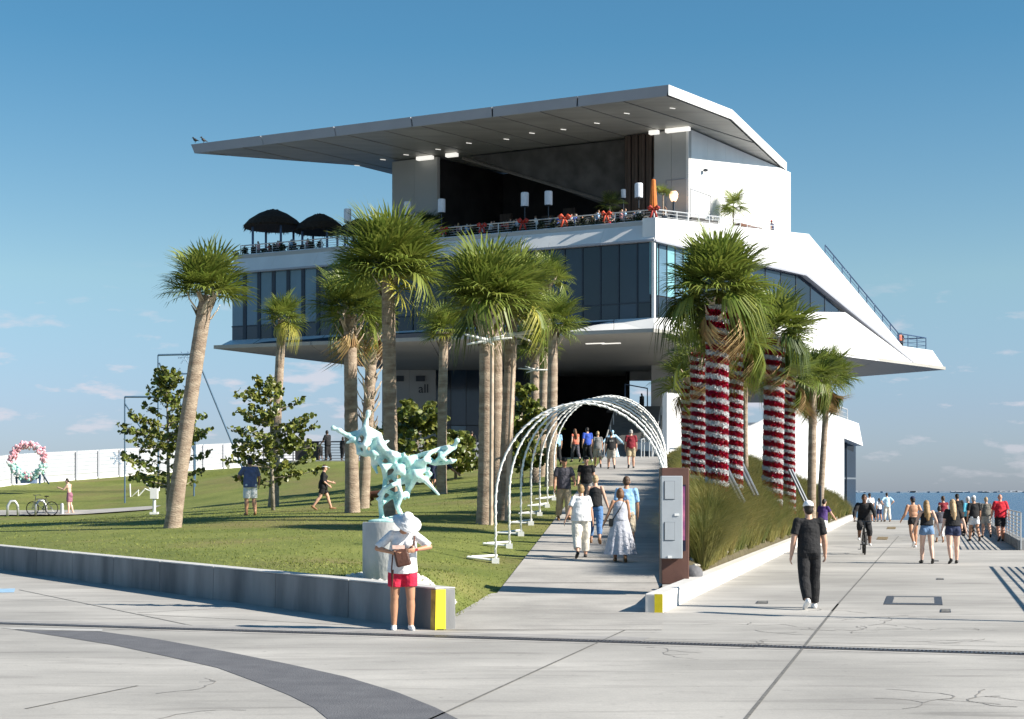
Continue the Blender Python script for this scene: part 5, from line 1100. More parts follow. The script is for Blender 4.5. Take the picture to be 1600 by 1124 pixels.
# bike rack hoops and a parked bicycle
for px, lab in ((20, 'pale rounded bike rack hoop at the left edge of the lawn path'), (64, 'pale bike rack hoop holding the parked bicycle')):
    a = PX(px, 79.6, 0); a.z = zl(a.x, 79.6)+.05; o = thing('bike_rack', lab, 'bike rack', tuple(a), .5, 'bike rack hoops'); MB().path([(-.26, 0, 0), (-.24, 0, .5), (-.1, 0, .72), (.1, 0, .72), (.24, 0, .5), (.26, 0, 0)], .065, 8).build('hoop', m_rail, o, True)
a = PX(97, 79.6, 0); a.z = zl(a.x, 79.6)+.05; o = thing('bollard', 'short pale bollard beside the shirtless man', 'bollard', tuple(a)); MB().lathe([(.1, 0), (.09, .5), (.05, .56)], 10).build('post', m_rail, o)
m_tyre = M('tyre_rubber', (.018, .018, .018), .8, .2, 8)
def bicycle(label, loc, rz, col, group=None):
    o = thing('bicycle', label, 'bicycle', loc, rz); fr_ = M(col[0], col[1], .4, .1, 5)
    for y in (-.52, .53):
        wq = MB().path([(0, y+.33*math.cos(a_), .345+.33*math.sin(a_)) for a_ in (i*6.283/28 for i in range(28))], .024, 7, True).build('wheel', m_tyre, o, True)
        sp2 = MB(); [sp2.tube((0, y, .345), (0, y+.31*math.cos(i*.52), .345+.31*math.sin(i*.52)), .004, n=3) for i in range(12)]; sp2.tube((-.04, y, .345), (.04, y, .345), .025); sp2.build('spokes', m_rail, wq)
    f = MB(); pts = dict(bb=(0, -.05, .30), st=(0, -.2, .80), ht=(0, .36, .82), hb=(0, .40, .66), rx=(0, -.52, .345))
    for a_, b_ in (('bb', 'st'), ('st', 'ht'), ('bb', 'hb'), ('ht', 'hb')): f.tube(pts[a_], pts[b_], .02)
    for sx in (-.05, .05): f.tube((sx*.5, -.05, .3), (sx, -.52, .345), .012); f.tube((sx*.4, -.2, .78), (sx, -.52, .345), .011)
    f.build('frame', fr_, o)
    fk = MB(); 
    for sx in (-.055, .055): fk.tube((sx, .41, .66), (sx, .53, .345), .014)
    fk.tube((-.06, .41, .67), (.06, .41, .67), .018); fk.build('fork', fr_, o)
    MB().path([(-.31, .22, 1.0), (-.28, .34, 1.02), (-.08, .38, 1.0), (.08, .38, 1.0), (.28, .34, 1.02), (.31, .22, 1.0)], .016, 7).tube((0, .36, .8), (0, .38, 1.0), .016).build('handlebar', m_mul, o)
    MB().ell((0, -.24, .95), (.085, .14, .035)).tube((0, -.2, .78), (0, -.23, .95), .015).build('saddle', m_tyre, o)
    pd = MB().tube((-.11, -.05, .30), (.11, -.05, .30), .018); pd.tube((.09, -.05, .3), (.1, .02, .15), .012).tube((-.09, -.05, .3), (-.1, -.12, .45), .012).box((.14, .02, .15), (.09, .08, .02)).box((-.14, -.12, .45), (.09, .08, .02)); pd.build('crank', m_mul, o)
    return o
a = PX(66, 79.4, 0); a.z = zl(a.x, 79.4)+.05; bicycle('bicycle parked at the rack on the lawn path', tuple(a), 1.35, ('bike_grey', (.12, .12, .12)))

# stars tied to palm trunks
def star(px, py, d, label, n, s=1.0):
    c = P(px, py, d-.35); o = thing('star_light', label, 'star light', tuple(c), 0, 'white starfish lights on palm trunks'); rg = random.Random(int(px)); mb = MB()
    for q in range(n):
        a = q*6.283/n+rg.uniform(-.3, .3); L_ = (.42 if abs(math.cos(a)) > .5 else .2)*s*rg.uniform(.8, 1.3); e_ = Vector((math.cos(a)*L_*1.35, rg.uniform(-.1, .1), math.sin(a)*L_*.42)); mb.cap((0, 0, 0), .045*s, e_, .022*s, 7)
    mb.build('body', m_rope, o, True)
star(762, 532, p7.y, 'white starfish light on the thick palm at the path edge', 7, 1.2)
star(806, 523, p7.y+1.5, 'white starfish light on the palm leaning right', 7, 1.1)
star(836, 578, 66, 'white starfish light on the short palm behind the arches', 6, 1.0)
# pale strut tied along the palm trio
for px, d, lab in ((767, p7.y-.4, 'slim pale pole tied along the thick palm'), (791, p7.y+1, 'slim pale pole tied along the palm leaning right')):
    a = PX(px, d, 0); a.z = zl(a.x, d); q = P(px+2+(10 if px > 780 else 0), 540, d); o = thing('support_pole', lab, 'pole', tuple(a), 0, 'slim poles on the palm trio'); MB().tube((0, 0, 0), q-a, .055, n=8).build('pole', m_boot, o)

# ================================================================ promenade railings at the right
def cable_rail(label, a, b, base=.32):
    a, b = Vector(a), Vector(b); o = thing('promenade_railing', label, 'railing', tuple(a), 0, 'promenade railings'); t = (b-a); L_ = t.length; t.normalize(); n = max(2, round(L_/2.4))
    MB().slab([Vector((-.1, 0, 0)), t*L_+Vector((-.1, 0, 0)), t*L_+Vector((.25, 0, 0)), Vector((.25, 0, 0))], (0, 0, base)).build('kerb', m_wallc, o)
    for i in range(n+1):
        p = t*(L_*i/n); MB().box((p.x, p.y, .62), (.04, .06, 1.2)).build('rail_post', m_rail, o)
    MB().box(tuple(t*L_/2+Vector((0, 0, 1.23))), (.045, L_, .035), math.atan2(t.y, t.x)-math.pi/2).build('top_rail', m_rail, o)
    for kk in range(7): MB().path([Vector((0, 0, .38+kk*.115)), t*L_+Vector((0, 0, .38+kk*.115))], .02, 5).build('cable', m_rail, o)
    return o
rl = lambda d: (16.6+.262*(d-52.2), d, 0)
cable_rail('pale cable railing on a dark kerb at the far right edge of the promenade', rl(52.2), rl(106))
cable_rail('cable railing along the near right edge of the promenade', Vector(rl(20))+Vector((.55, 0, 0)), Vector(rl(40.2))+Vector((.55, 0, 0)))
# low dark wall of the promenade beyond the sea end
cable = None
# tall light mast off to the right whose shadow reaches the plaza
for (x, y, h, lab) in ((12.4, 21.9, 5.7, 'slim dark lamp post at the right of the plaza'),):
    o = thing('lamp_post', lab, 'lamp post', (x, y, 0)); MB().tube((0, 0, 0), (0, 0, h), .11, .07, 10).build('pole', m_mul, o); MB().box((-.5, .3, h), (1.3, .25, .1), -.6).build('lamp_head', m_mul, o); MB().lathe([(.2, 0), (.2, .05), (.13, .12)], 12).build('base', m_mul, o)
# ================================================================ people
def cloth(name, c, var=.14): return M('cloth_'+name, c, .85, var, 9, .9, 8)
SK = dict(light=M('skin_light', (.58, .34, .24), .5, .08, 8), tan=M('skin_tan', (.48, .25, .15), .5, .08, 8), pale=M('skin_pale', (.66, .43, .33), .5, .08, 8), dark=M('skin_dark', (.15, .075, .045), .5, .1, 8), red=M('skin_ruddy', (.56, .27, .18), .5, .08, 8))
HAIR = dict(brown=M('hair_brown', (.075, .04, .02), .55, .3, 30, .3, 60), dark=M('hair_dark', (.02, .014, .01), .5, .3, 30, .3, 60), blond=M('hair_blond', (.30, .19, .085), .5, .3, 25, .3, 60), grey=M('hair_grey', (.38, .36, .34), .6, .2, 25, .3, 60), auburn=M('hair_auburn', (.15, .065, .025), .5, .3, 30, .3, 60), light=M('hair_light', (.42, .29, .16), .5, .25, 25, .3, 60))
CL = {k: cloth(k, c) for k, c in dict(black=(.012, .012, .014), white=(.78, .78, .79), offwhite=(.70, .66, .58), cream=(.60, .53, .42), red=(.55, .015, .03), crimson=(.62, .02, .06), maroon=(.22, .018, .03), charcoal=(.075, .072, .09), khaki=(.42, .34, .22), sand=(.52, .44, .33), blue=(.03, .08, .42), sky=(.28, .48, .72), jeans=(.10, .21, .42), denim=(.14, .24, .40), navy=(.025, .035, .085), slate=(.12, .14, .26),
    greydress=(.46, .47, .53), grey=(.20, .20, .20), stone=(.40, .37, .33), cyan=(.12, .50, .66), camo=(.14, .13, .11), purple=(.07, .035, .16), plum=(.28, .12, .17), coral=(.60, .16, .10), pink=(.62, .30, .30), paleblue=(.45, .66, .82), olive=(.10, .10, .05), brown=(.10, .05, .03)).items()}
m_sole = M('shoe_white', (.75, .75, .75), .5, .05, 6); m_shoeb = M('shoe_black', (.015, .015, .015), .5, .1, 6); m_eye = M('eye_dark', (.02, .015, .012), .3, 0, 1)
def rx(a): return Matrix.Rotation(a, 3, 'X')
class Sk: pass
def skel(H, fem, ps):
    s = Sk(); s.H = H; lean = R(ps.get('lean', 2)); hw = .052*H if not fem else .055*H; sw = .108*H if not fem else .094*H
    sit = ps.get('sit', False); s.hip = Vector((0, 0, .525*H)); s.legs = []
    st = ps.get('stride', 12); kb = ps.get('knee', 14)
    LL = ps.get('legs') or ((st, 4), (-st*.75, kb+st*.6))
    if ps.get('swap'): LL = LL[::-1]
    low = 9
    for side, (a, kf) in zip((-1, 1), LL):
        h = s.hip+Vector((side*hw, 0, -.01*H)); ab = ps.get('spread', 2)*side; A, Bk = R(a), R(a-kf)
        d1 = Vector((math.sin(R(ab)), math.sin(A), -math.cos(A))).normalized(); d2 = Vector((math.sin(R(ab*.3)), math.sin(Bk), -math.cos(Bk))).normalized()
        k = h+d1*.243*H; an = k+d2*.232*H; fp = max(0, -(a-kf))*(.85 if kf > 10 or a < -4 else .2) if not sit else 0
        if ps.get('flat'): fp = 0
        tr = rx(-R(fp)); fd = tr@Vector((side*.1, 1, 0)).normalized(); dn = tr@Vector((0, 0, -1))
        heel = an+dn*.022*H-fd*.022*H; toe = an+dn*.029*H+fd*.098*H; ball = an+dn*.026*H+fd*.055*H
        s.legs.append((h, k, an, heel, ball, toe)); low = min(low, heel.z-.018*H, toe.z-.010*H)
    off = Vector((0, 0, -low)) if not sit else Vector((0, 0, 0)); s.hip += off; s.legs = [tuple(p+off for p in l) for l in s.legs]
    m = rx(-lean)@Matrix.Rotation(R(ps.get('twist', 0)), 3, 'Z'); s.m = m
    T = lambda x, y, z: s.hip+m@Vector((x*H, y*H, (z-.525)*H)); s.T = T; s.arms = []
    for side, nm in ((-1, 'L'), (1, 'R')):
        a, b, a2, b2 = ps.get('arm'+nm, (8*side, 9, 16+6*side, 4)); sh = T(side*sw/H, -.004, .812)
        u = Vector((side*math.sin(R(b)), math.sin(R(a))*math.cos(R(b)), -math.cos(R(a))*math.cos(R(b)))); f = Vector((side*math.sin(R(b2)), math.sin(R(a2))*math.cos(R(b2)), -math.cos(R(a2))*math.cos(R(b2))))
        el = sh+u*.172*H; wr = el+f*.145*H; s.arms.append((side, sh, el, wr, f))
    s.neck = T(0, .0, .835); hp = R(ps.get('nod', 4)); hm = Matrix.Rotation(R(ps.get('turn', 0)), 3, 'Z')@rx(-lean*.6-hp); s.hm = hm; s.nk2 = s.neck+hm@Vector((0, .008*H, .04*H)); s.head = s.neck+hm@Vector((0, .018*H, .098*H)); return s
def hand(mb, s, side, wr, f, rf):
    H = s.H; f = f.normalized(); sd = Vector((side, 0, 0)); w_ = f.cross(sd); w_ = w_.normalized() if w_.length > .2 else Vector((0, 0, 1)); nrm = w_.cross(f).normalized()*(-side if f.cross(Vector((side, 0, 0))).length > .2 else 1)
    inn = -Vector((side, 0, 0)); inn = (inn-f*inn.dot(f)); inn = inn.normalized() if inn.length > .2 else nrm; fw = f.cross(inn).normalized(); 
    if fw.y < 0: fw = -fw
    rot = Matrix((fw, inn, f)).transposed(); mb.ell(wr+f*.026*H, (.0245*H, .0125*H, .034*H), rot, 10, 7)
    for i, ln in enumerate((.040, .046, .043, .033)):
        b = wr+f*.050*H+fw*(.0165-.011*i)*H; m1 = b+(f*.9+inn*.25).normalized()*ln*.5*H; e = m1+(f*.65+inn*.7).normalized()*ln*.5*H; mb.cap(b, rf, m1, rf*.95, 7); mb.cap(m1, rf*.95, e, rf*.8, 7)
    b = wr+f*.014*H+fw*.017*H; m1 = b+(f*.65+fw*.75+inn*.2).normalized()*.026*H; mb.cap(b, rf*1.15, m1, rf*1.05, 7); mb.cap(m1, rf*1.05, m1+(f*.9+fw*.15+inn*.35).normalized()*.024*H, rf*.9, 7)
def body(s, fem, build, rf, face):
    H = s.H; T, m = s.T, s.m; mb = MB(); g = build
    if fem:
        E = [(0, .0, .745, .088, .058, .095), (0, -.002, .655, .075, .052, .085), (0, -.004, .565, .092, .064, .075), (0, -.006, .525, .10, .07, .062), (-.045, -.026, .52, .052, .052, .056), (.045, -.026, .52, .052, .052, .056), (-.042, .048, .735, .042, .038, .042), (.042, .048, .735, .042, .038, .042), (0, -.004, .80, .085, .042, .042)]
    else:
        E = [(0, .004, .75, .104, .064, .10), (0, .002, .66, .09, .06, .09), (0, 0, .575, .086, .06, .07), (0, -.002, .53, .09, .064, .058), (-.044, -.024, .52, .05, .048, .054), (.044, -.024, .52, .05, .048, .054), (0, -.004, .803, .10, .048, .042)]
    for x, y, z, a, b, c in E: mb.ell(T(x*g, y, z), (a*H*g, b*H*g, c*H), m, 16, 10)
    mb.cap(T(0, -.004, .80), .042*H, s.nk2, .033*H, 10); mb.cap(s.nk2, .033*H, s.head-s.hm@Vector((0, .01*H, .03*H)), .032*H, 10)
    hm = s.hm; mb.ell(s.head, (.043*H, .054*H, .062*H), hm, 16, 12); mb.ell(s.head+hm@Vector((0, .018*H, -.034*H)), (.032*H, .036*H, .036*H), hm, 12, 8)
    if face:
        mb.cap(s.head+hm@Vector((0, .050*H, .008*H)), .006*H, s.head+hm@Vector((0, .061*H, -.014*H)), .0085*H, 7)
        mb.ell(s.head+hm@Vector((0, .050*H, -.033*H)), (.016*H, .006*H, .005*H), hm, 8, 5); mb.ell(s.head+hm@Vector((0, .046*H, .018*H)), (.03*H, .008*H, .006*H), hm, 8, 5)
    for sd in (-1, 1): mb.ell(s.head+hm@Vector((sd*.044*H, -.004*H, -.004*H)), (.007*H, .013*H, .019*H), hm, 8, 6)
    lr = (.050, .037, .039, .024) if not fem else (.054, .036, .037, .022)
    for h, k, an, heel, ball, toe in s.legs:
        mb.cap(h, lr[0]*H*g, k, lr[1]*H*(g*.5+.5), 12); calf = k.lerp(an, .3)+Vector((0, -.007*H, 0)); mb.cap(k, lr[1]*.94*H, calf, lr[2]*H*(g*.5+.5), 12); mb.cap(calf, lr[2]*H*(g*.5+.5), an, lr[3]*H, 12)
        mb.cap(an, .023*H, heel, .020*H, 10); mb.cap(heel, .020*H, ball, .021*H, 10); mb.cap(ball, .021*H, toe, .013*H, 10)
    ar = (.036, .029, .028, .017) if not fem else (.030, .024, .023, .0145)
    for sd, sh, el, wr, f in s.arms:
        mb.cap(sh, ar[0]*H*g, el, ar[1]*.93*H, 10); mid = el.lerp(wr, .28); mb.cap(el, ar[1]*.9*H, mid, ar[2]*H, 10); mb.cap(mid, ar[2]*H, wr, ar[3]*H, 10); hand(mb, s, sd, wr, f, rf)
    return mb
def shirt(s, fem, build, inf, sleeve, hem, loose=0, tank=False):
    H = s.H; T, m = s.T, s.m; mb = MB(); g = build; q = inf
    if fem: E = [(0, 0, .745, .088, .058, .095), (-.042, .046, .735, .044, .04, .044), (.042, .046, .735, .044, .04, .044)]
    else: E = [(0, .004, .75, .104, .064, .10)]
    if not tank: mb.cap(T(-(.078 if fem else .088)*g, -.004, .806), (.030 if fem else .036)*H*g+q*.5, T((.078 if fem else .088)*g, -.004, .806), (.030 if fem else .036)*H*g+q*.5, 12); E.append((0, -.004, .80, (.085 if fem else .098)*1, .046, .040))
    else: E.append((0, -.004, .785, .062, .046, .05))
    for x, y, z, a, b, c in E: mb.ell(T(x*g, y, z), (a*H*g+q, b*H*g+q, c*H+q*.6), m, 18, 10)
    a0, b0 = ((.084+.012*loose)*g, .062*g) if fem else ((.094+.008*loose)*g, .064*g); a1, b1 = ((.096+.02*loose)*g, .084+.012*loose) if fem else ((.094+.014*loose)*g, (.078+.006*loose)*g)
    n = 20; prof = [(.76, a0*.95, b0), (.68, (a0+a1)*.5*(.94 if fem and not loose else 1), b0), (.60, a1*(.95 if fem else 1), b1*.98), (hem+.02, a1*1.03, b1*1.03), (hem, a1*1.035, b1*1.04)]
    V = []
    for z, a, b in prof: V += [T(a*math.cos(t)*1.0, -.003+b*math.sin(t), z)+m@Vector((math.cos(t), math.sin(t), 0))*q for t in (2*math.pi*j/n for j in range(n))]
    Fs = [(i*n+j, i*n+(j+1) % n, (i+1)*n+(j+1) % n, (i+1)*n+j) for i in range(len(prof)-1) for j in range(n)]; mb.add(V, Fs+[tuple(range(n)), tuple(range((len(prof)-1)*n, len(prof)*n))[::-1]])
    ar = (.037, .030) if not fem else (.031, .025)
    if sleeve > 0:
        for sd, sh, el, wr, f in s.arms:
            e1 = sh.lerp(el, min(1, sleeve)); mb.ell(sh, (ar[0]*H*g+q*.6,)*3, None, 12, 9); mb.path([sh, sh.lerp(e1, .5), e1], [ar[0]*H*g+q*.55, ar[0]*H*g+q*.75, (ar[0]+(ar[1]-ar[0])*sleeve)*H*g+q*(1.4 if sleeve < 1 else 1.0)], 12)
            if sleeve > 1: e2 = el.lerp(wr, min(1, sleeve-1)); mb.ell(el, (ar[1]*H+q*1.1,)*3, None, 10, 8); mb.path([el, e2], [ar[1]*H+q*1.2, .02*H+q*1.3], 12)
    return mb
def bottoms(s, fem, build, q, length, loose=0.0, hi=.60):
    H = s.H; T, m = s.T, s.m; mb = MB(); g = build
    a, b = ((.098, .068) if fem else (.088, .064)); mb.ell(T(0, -.004, .525), (a*H*g+q, b*H*g+q, .06*H+q), m, 16, 9)
    for x in (-.045, .045): mb.ell(T(x*g, -.026, .52), (.052*H*g+q, .052*H*g+q, .056*H+q), m, 12, 8)
    n = 18; V = []
    for z, k in ((.53, 1.0), (hi, .9 if fem else .98)): V += [T(a*g*k*math.cos(t), -.003+b*g*k*math.sin(t), z)+m@Vector((math.cos(t), math.sin(t), 0))*q for t in (2*math.pi*j/n for j in range(n))]
    mb.add(V, [(j, (j+1) % n, (j+1) % n+n, j+n) for j in range(n)]+[tuple(range(n)), tuple(range(n, 2*n))[::-1]])
    lr = (.050, .037, .039, .024) if not fem else (.054, .036, .037, .022)
    for h, k, an, *_ in s.legs:
        l1 = min(1, length/.5); e = h.lerp(k, l1); r1 = (lr[0]+(lr[1]-lr[0])*l1)*H*g+q*1.1+loose*.010*H
        mb.cap(h, lr[0]*H*g+q, h.lerp(k, .25*l1), lr[0]*.97*H*g+q+loose*.006*H, 12); mb.path([h, h.lerp(e, .5), e], [lr[0]*H*g+q, lr[0]*.95*H*g+q+loose*.008*H, r1], 14)
        if length > .5:
            t = (length-.5)/.5; mb.ell(k, (lr[1]*H+q*1.15+loose*.010*H,)*3, None, 12, 8); c = k.lerp(an, .35*t)+Vector((0, -.006*H, 0)); e2 = k.lerp(an, t); mb.path([k, c, e2], [lr[1]*H+q*1.2+loose*.010*H, lr[2]*H*.98+q*1.2+loose*.011*H, lr[3]*H+q*1.5+loose*.015*H], 14)
    return mb
def person(label, pos, face, H=1.74, fem=False, pose=None, skin='light', top=None, bot=None, shoe=None, hair=('short', 'brown'), hat=None, build=1.0, vox=.015, group=None, facing=False, dress=None, extra=None, cat='person', noskinface=False):
    ps = pose or {}; s = skel(H, fem, ps); o = thing('person', label, cat, tuple(pos), face, group); rf = max(.0052*H, vox*.66)
    rem(body(s, fem, build, rf, vox < .02).build('body', SK[skin] if isinstance(skin, str) else skin, o, fix=False), vox, 2); hm = s.hm
    hp = lambda x, y, z: s.head+hm@Vector((x*H, y*H, z*H))
    if top:
        mat, sl, hem, lo = top[:4]; t = shirt(s, fem, build, .009*H*.75, sl, hem, lo, tank=len(top) > 4).build('shirt', CL[mat], o, fix=False); rem(t, vox*.95, 5)
    if bot:
        mat, ln, lo = bot; rem(bottoms(s, fem, build, .0085*H, ln, lo).build('trousers' if ln > .6 else 'shorts', CL[mat], o, fix=False), vox*.95, 2)
    if dress:
        mat, hemz, wid = dress; n, V, Fs = 48, [], []; zs = [.70, .62, .585, .52, .42, .30, hemz+.03, hemz]; rg = random.Random(len(label))
        for i, z in enumerate(zs):
            k = max(0, (.6-z)/(.6-hemz)); k0 = min(1, max(0, (.62-z)/.06)); a = (.092+.018*k0+wid*k); b = (.066+.018*k0+wid*.8*k)
            for j in range(n):
                t = 2*math.pi*j/n; pl = 1+.10*k*math.sin(t*11+i*.2)+.05*k*math.sin(t*5+1); V.append((a*pl*math.cos(t)*H, (b*pl*math.sin(t)-.005)*H+.0, s.hip.z+(z-.525)*H))
        Fs = [(i*n+j, i*n+(j+1) % n, (i+1)*n+(j+1) % n, (i+1)*n+j) for i in range(len(zs)-1) for j in range(n)]; MB().add(V, Fs).build('skirt', CL[mat], o, True)
    for h, k, an, heel, ball, toe in s.legs:
        if shoe:
            q = .0075*H; fd = (toe-heel).normalized(); u_ = Vector((0, 0, 1)); mb = MB().cap(an+(heel-an)*.35, .026*H, heel+fd*.004*H, .0245*H, 10).cap(heel, .0235*H, ball, .0265*H, 10).cap(ball, .0262*H, toe+fd*.004*H, .0185*H, 10)
            x = mb.build('shoe', {'white': m_sole, 'black': m_shoeb, 'tan': M('shoe_tan', (.25, .13, .06), .6)}[shoe], o, fix=False); rem(x, min(vox, .014), 2)
    if hair:
        kind, hc = hair; mt = HAIR[hc]; mb = MB(); mb.ell(hp(0, -.010, .016), (.047*H, .054*H, .056*H), hm, 16, 10); mb.ell(hp(0, -.028, -.012), (.043*H, .036*H, .046*H), hm, 14, 8)
        if kind == 'bob': mb.ell(hp(0, -.026, -.03), (.052*H, .042*H, .06*H), hm, 14, 8); [mb.ell(hp(x, -.006, -.02), (.014*H, .03*H, .05*H), hm, 10, 6) for x in (-.042, .042)]
        if kind == 'long':
            b0 = hp(0, -.03, -.03); e1 = s.T(0, -.07, .79); e2 = s.T(.005, -.078, .69); mb.cap(b0, .045*H, e1, .042*H, 12); mb.cap(e1, .042*H, e2, .022*H, 12)
            for x in (-.028, .028): mb.cap(hp(x, -.02, -.02), .026*H, s.T(x*1.2, -.06, .74), .018*H, 10)
        if kind == 'pony': mb.cap(hp(0, -.06, .01), .014*H, hp(0, -.085, -.06), .016*H, 9)
        if kind == 'bun': mb.ell(hp(0, -.065, .02), (.02*H, .02*H, .02*H), hm, 10, 7)
        rem(mb.build('hair', mt, o, fix=False), vox*.8, 1)
    if hat:
        kind, hc = hat; mt = CL[hc]; V = []; n = 20
        if kind in ('cap', 'cap_back'):
            mb = MB(); mb.ell(hp(0, -.004, .034), (.0485*H, .0585*H, .046*H), hm, 18, 10); c = mb.build('cap', mt, o, True)
            sg = 1 if kind == 'cap' else 1; MB().slab([hp(x, y*sg, z) for x, y, z in ((-.038, .038, .026), (.038, .038, .026), (.036, .072, .022), (.018, .09, .018), (-.018, .09, .018), (-.036, .072, .022))], hm@Vector((0, 0, .006*H))).build('peak', mt, c)
        if kind == 'visor':
            mb = MB().path([hp(.047*math.cos(a), -.004+.057*math.sin(a), .022) for a in (i*6.283/18 for i in range(18))], .010*H, 6, True); c = mb.build('visor_band', mt, o, True); MB().slab([hp(x, y, z) for x, y, z in ((-.042, .036, .03), (.042, .036, .03), (.038, .085, .012), (.016, .105, .006), (-.016, .105, .006), (-.038, .085, .012))], hm@Vector((0, 0, .006*H))).build('peak', mt, c)
        if kind == 'wide':
            mb = MB(); pr = [(.048, .012), (.122, -.014), (.124, -.009), (.05, .02), (.048, .055), (.036, .074), (.002, .078)]
            for r_, z in pr: V += [hp(r_*1.0*math.cos(t), -.002+r_*1.1*math.sin(t), z+.02+(.012*math.cos(2*t) if r_ > .09 else 0)) for t in (2*math.pi*j/n for j in range(n))]
            mb.add(V, [(i*n+j, i*n+(j+1) % n, (i+1)*n+(j+1) % n, (i+1)*n+j) for i in range(len(pr)-1) for j in range(n)]); mb.build('sun_hat', mt, o, True)
    if facing:
        for x in (-.018, .018): MB().ell(hp(x, .050, .006), (.0065*H, .004*H, .0045*H), hm, 8, 6).build('eye', m_eye, o, True)
    if extra: extra(o, s, hp)
    return o
PIV = math.pi
def bag(mat, c, d, name='bag', rot=None):
    def f(o, s, hp):
        mb = MB().box(s.T(*c), d, 0, rot); q = mb.build(name, mat, o); b_ = q.modifiers.new('b', 'BEVEL'); b_.width = .03; b_.segments = 2; return q
    return f
m_leather = M('brown_leather', (.10, .042, .028), .45, .25, 8, .2, 20)
WALK = dict(stride=15, knee=16)
# --- foreground
def woman_extra(o, s, hp):
    b0 = s.T(.025, .13, .66); mb = MB().loft([b0+Vector((-.15, -.05, -.13)), b0+Vector((.05, -.05, -.17)), b0+Vector((.05, .06, -.17)), b0+Vector((-.15, .06, -.13))], [b0+Vector((-.09, -.03, .10)), b0+Vector((.10, -.03, .05)), b0+Vector((.10, .05, .05)), b0+Vector((-.09, .05, .10))]); q = mb.build('handbag', m_leather, o); b_ = q.modifiers.new('b', 'BEVEL'); b_.width = .025; b_.segments = 2
    MB().path([b0+Vector((-.1, 0, .07)), b0+Vector((-.16, .02, .12)), s.T(-.09, .09, .74), s.T(-.10, .0, .83), s.T(-.06, -.06, .8)], .012, 6).build('strap', m_leather, q); MB().path([b0+Vector((.1, 0, .07)), b0+Vector((.12, -.04, -.2)), b0+Vector((.11, -.05, -.52)), b0+Vector((.10, -.03, -.2))], .011, 6).build('strap', m_leather, q)
    MB().box(b0+Vector((.03, .02, .11)), (.17, .04, .05), .1).build('purse', M('purse_pink', (.62, .42, .36), .5, .2, 9), o); MB().box(s.arms[0][3], (.06, .055, .03)).build('wristwatch', M('watch_red', (.5, .06, .08), .4), o)
    return q
w1 = G(629, 984)
person('woman in white sun hat and red shorts looking down into her brown handbag', w1, PIV+.12, 1.63, True, dict(lean=9, nod=30, turn=22, legs=((3, 3), (-2, 1)), spread=3, flat=True, armL=(16, 50, 74, -58), armR=(14, 46, 66, -56)), 'tan', ('white', .95, .49, .8), ('crimson', .31, .8), 'white', ('short', 'light'), ('wide', 'white'), 1.06, .0085, facing=False, extra=woman_extra)
m2 = G(1264, 951)
person('man in black T-shirt and black trousers with a white cap walking away', m2, .06, 1.75, False, dict(legs=((-14, 22), (8, 4)), lean=2, armL=(-4, 12, 6, 8), armR=(4, 14, 22, 8), nod=-2), 'light', ('black', .72, .515, .5), ('black', .97, .35), 'white', ('short', 'dark'), ('cap', 'white'), 1.0, .0085)
# --- on the ramp
VR = .012
def crossbag(o, s, hp):
    MB().path([s.T(.06, -.02, .85), s.T(.0, -.085, .72), s.T(-.07, -.085, .62), s.T(-.11, -.03, .55)], .010, 6).build('strap', m_shoeb, o); MB().box(s.T(-.125, -.01, .53), (.09, .2, .17)).build('shoulder_bag', m_shoeb, o)
person('woman in long pale grey dress with a black crossbody bag', RP(969, 879), -.05, 1.62, True, dict(stride=10, armL=(-6, 22, 8, 24), armR=(4, 10, 26, -2)), 'tan', ('greydress', 0, .55, .2, 1), None, 'tan', ('bob', 'auburn'), None, 1.03, VR, dress=('greydress', .10, .10), extra=crossbag)
person('man in light blue short sleeved shirt beside the woman in the long dress', RP(979, 866), -.03, 1.80, False, WALK, 'tan', ('sky', .85, .50, .7), ('sand', .5, .7), 'tan', ('short', 'brown'), None, 1.0, VR)
person('woman in white T-shirt and cream trousers walking up the ramp', RP(908, 872), .05, 1.66, True, dict(legs=((-14, 20), (10, 4)), armL=(-10, 24, 4, 20), armR=(8, 16, 16, 10)), 'light', ('white', .7, .50, .9), ('offwhite', .88, 1.0), 'black', ('short', 'blond'), None, 1.16, VR)
person('woman in black sleeveless top and blue jeans beside the woman in white', RP(930, 850), -.08, 1.68, True, dict(stride=11, armL=(0, 6, 6, 4), armR=(-4, 18, 10, 18)), 'light', ('black', 0, .53, .2, 1), ('jeans', .86, .1), 'tan', ('bun', 'light'), None, 1.0, VR)
person('man in charcoal T-shirt, khaki trousers and dark cap coming down the ramp', RP(881, 814), PIV+.15, 1.79, False, dict(legs=((16, 6), (-8, 18)), armL=(18, 16, 62, -4), armR=(4, 14, 20, 6)), 'tan', ('charcoal', .7, .50, .6), ('khaki', .95, .9), 'tan', ('short', 'dark'), ('cap', 'black'), 1.05, VR, facing=True)
person('person in black top and black cap half hidden behind the couple', RP(916, 800), PIV-.1, 1.70, False, WALK, 'light', ('black', .6, .51, .4), ('grey', .5, .5), 'black', ('short', 'brown'), ('cap', 'black'), 1.0, .016)
VM = .018
person('man in maroon polo shirt and khaki shorts at the top of the ramp', RP(986, 732), -.06, 1.78, False, dict(legs=((-12, 18), (9, 4))), 'light', ('maroon', .8, .50, .7), ('khaki', .45, .9), 'black', ('short', 'grey'), None, 1.08, VM)
def shirtprint(o, s, hp): MB().slab([s.T(x, -.078, z) for x, z in ((-.05, .72), (.05, .72), (.05, .77), (-.05, .77))], (0, -.01, 0)).build('shirt_print', CL['grey'], o)
person('man in black printed T-shirt and grey shorts left of the maroon shirt', RP(955, 733), .04, 1.72, False, WALK, 'light', ('black', .8, .50, .7), ('stone', .48, .9), 'black', ('short', 'dark'), None, 1.1, VM, extra=shirtprint)
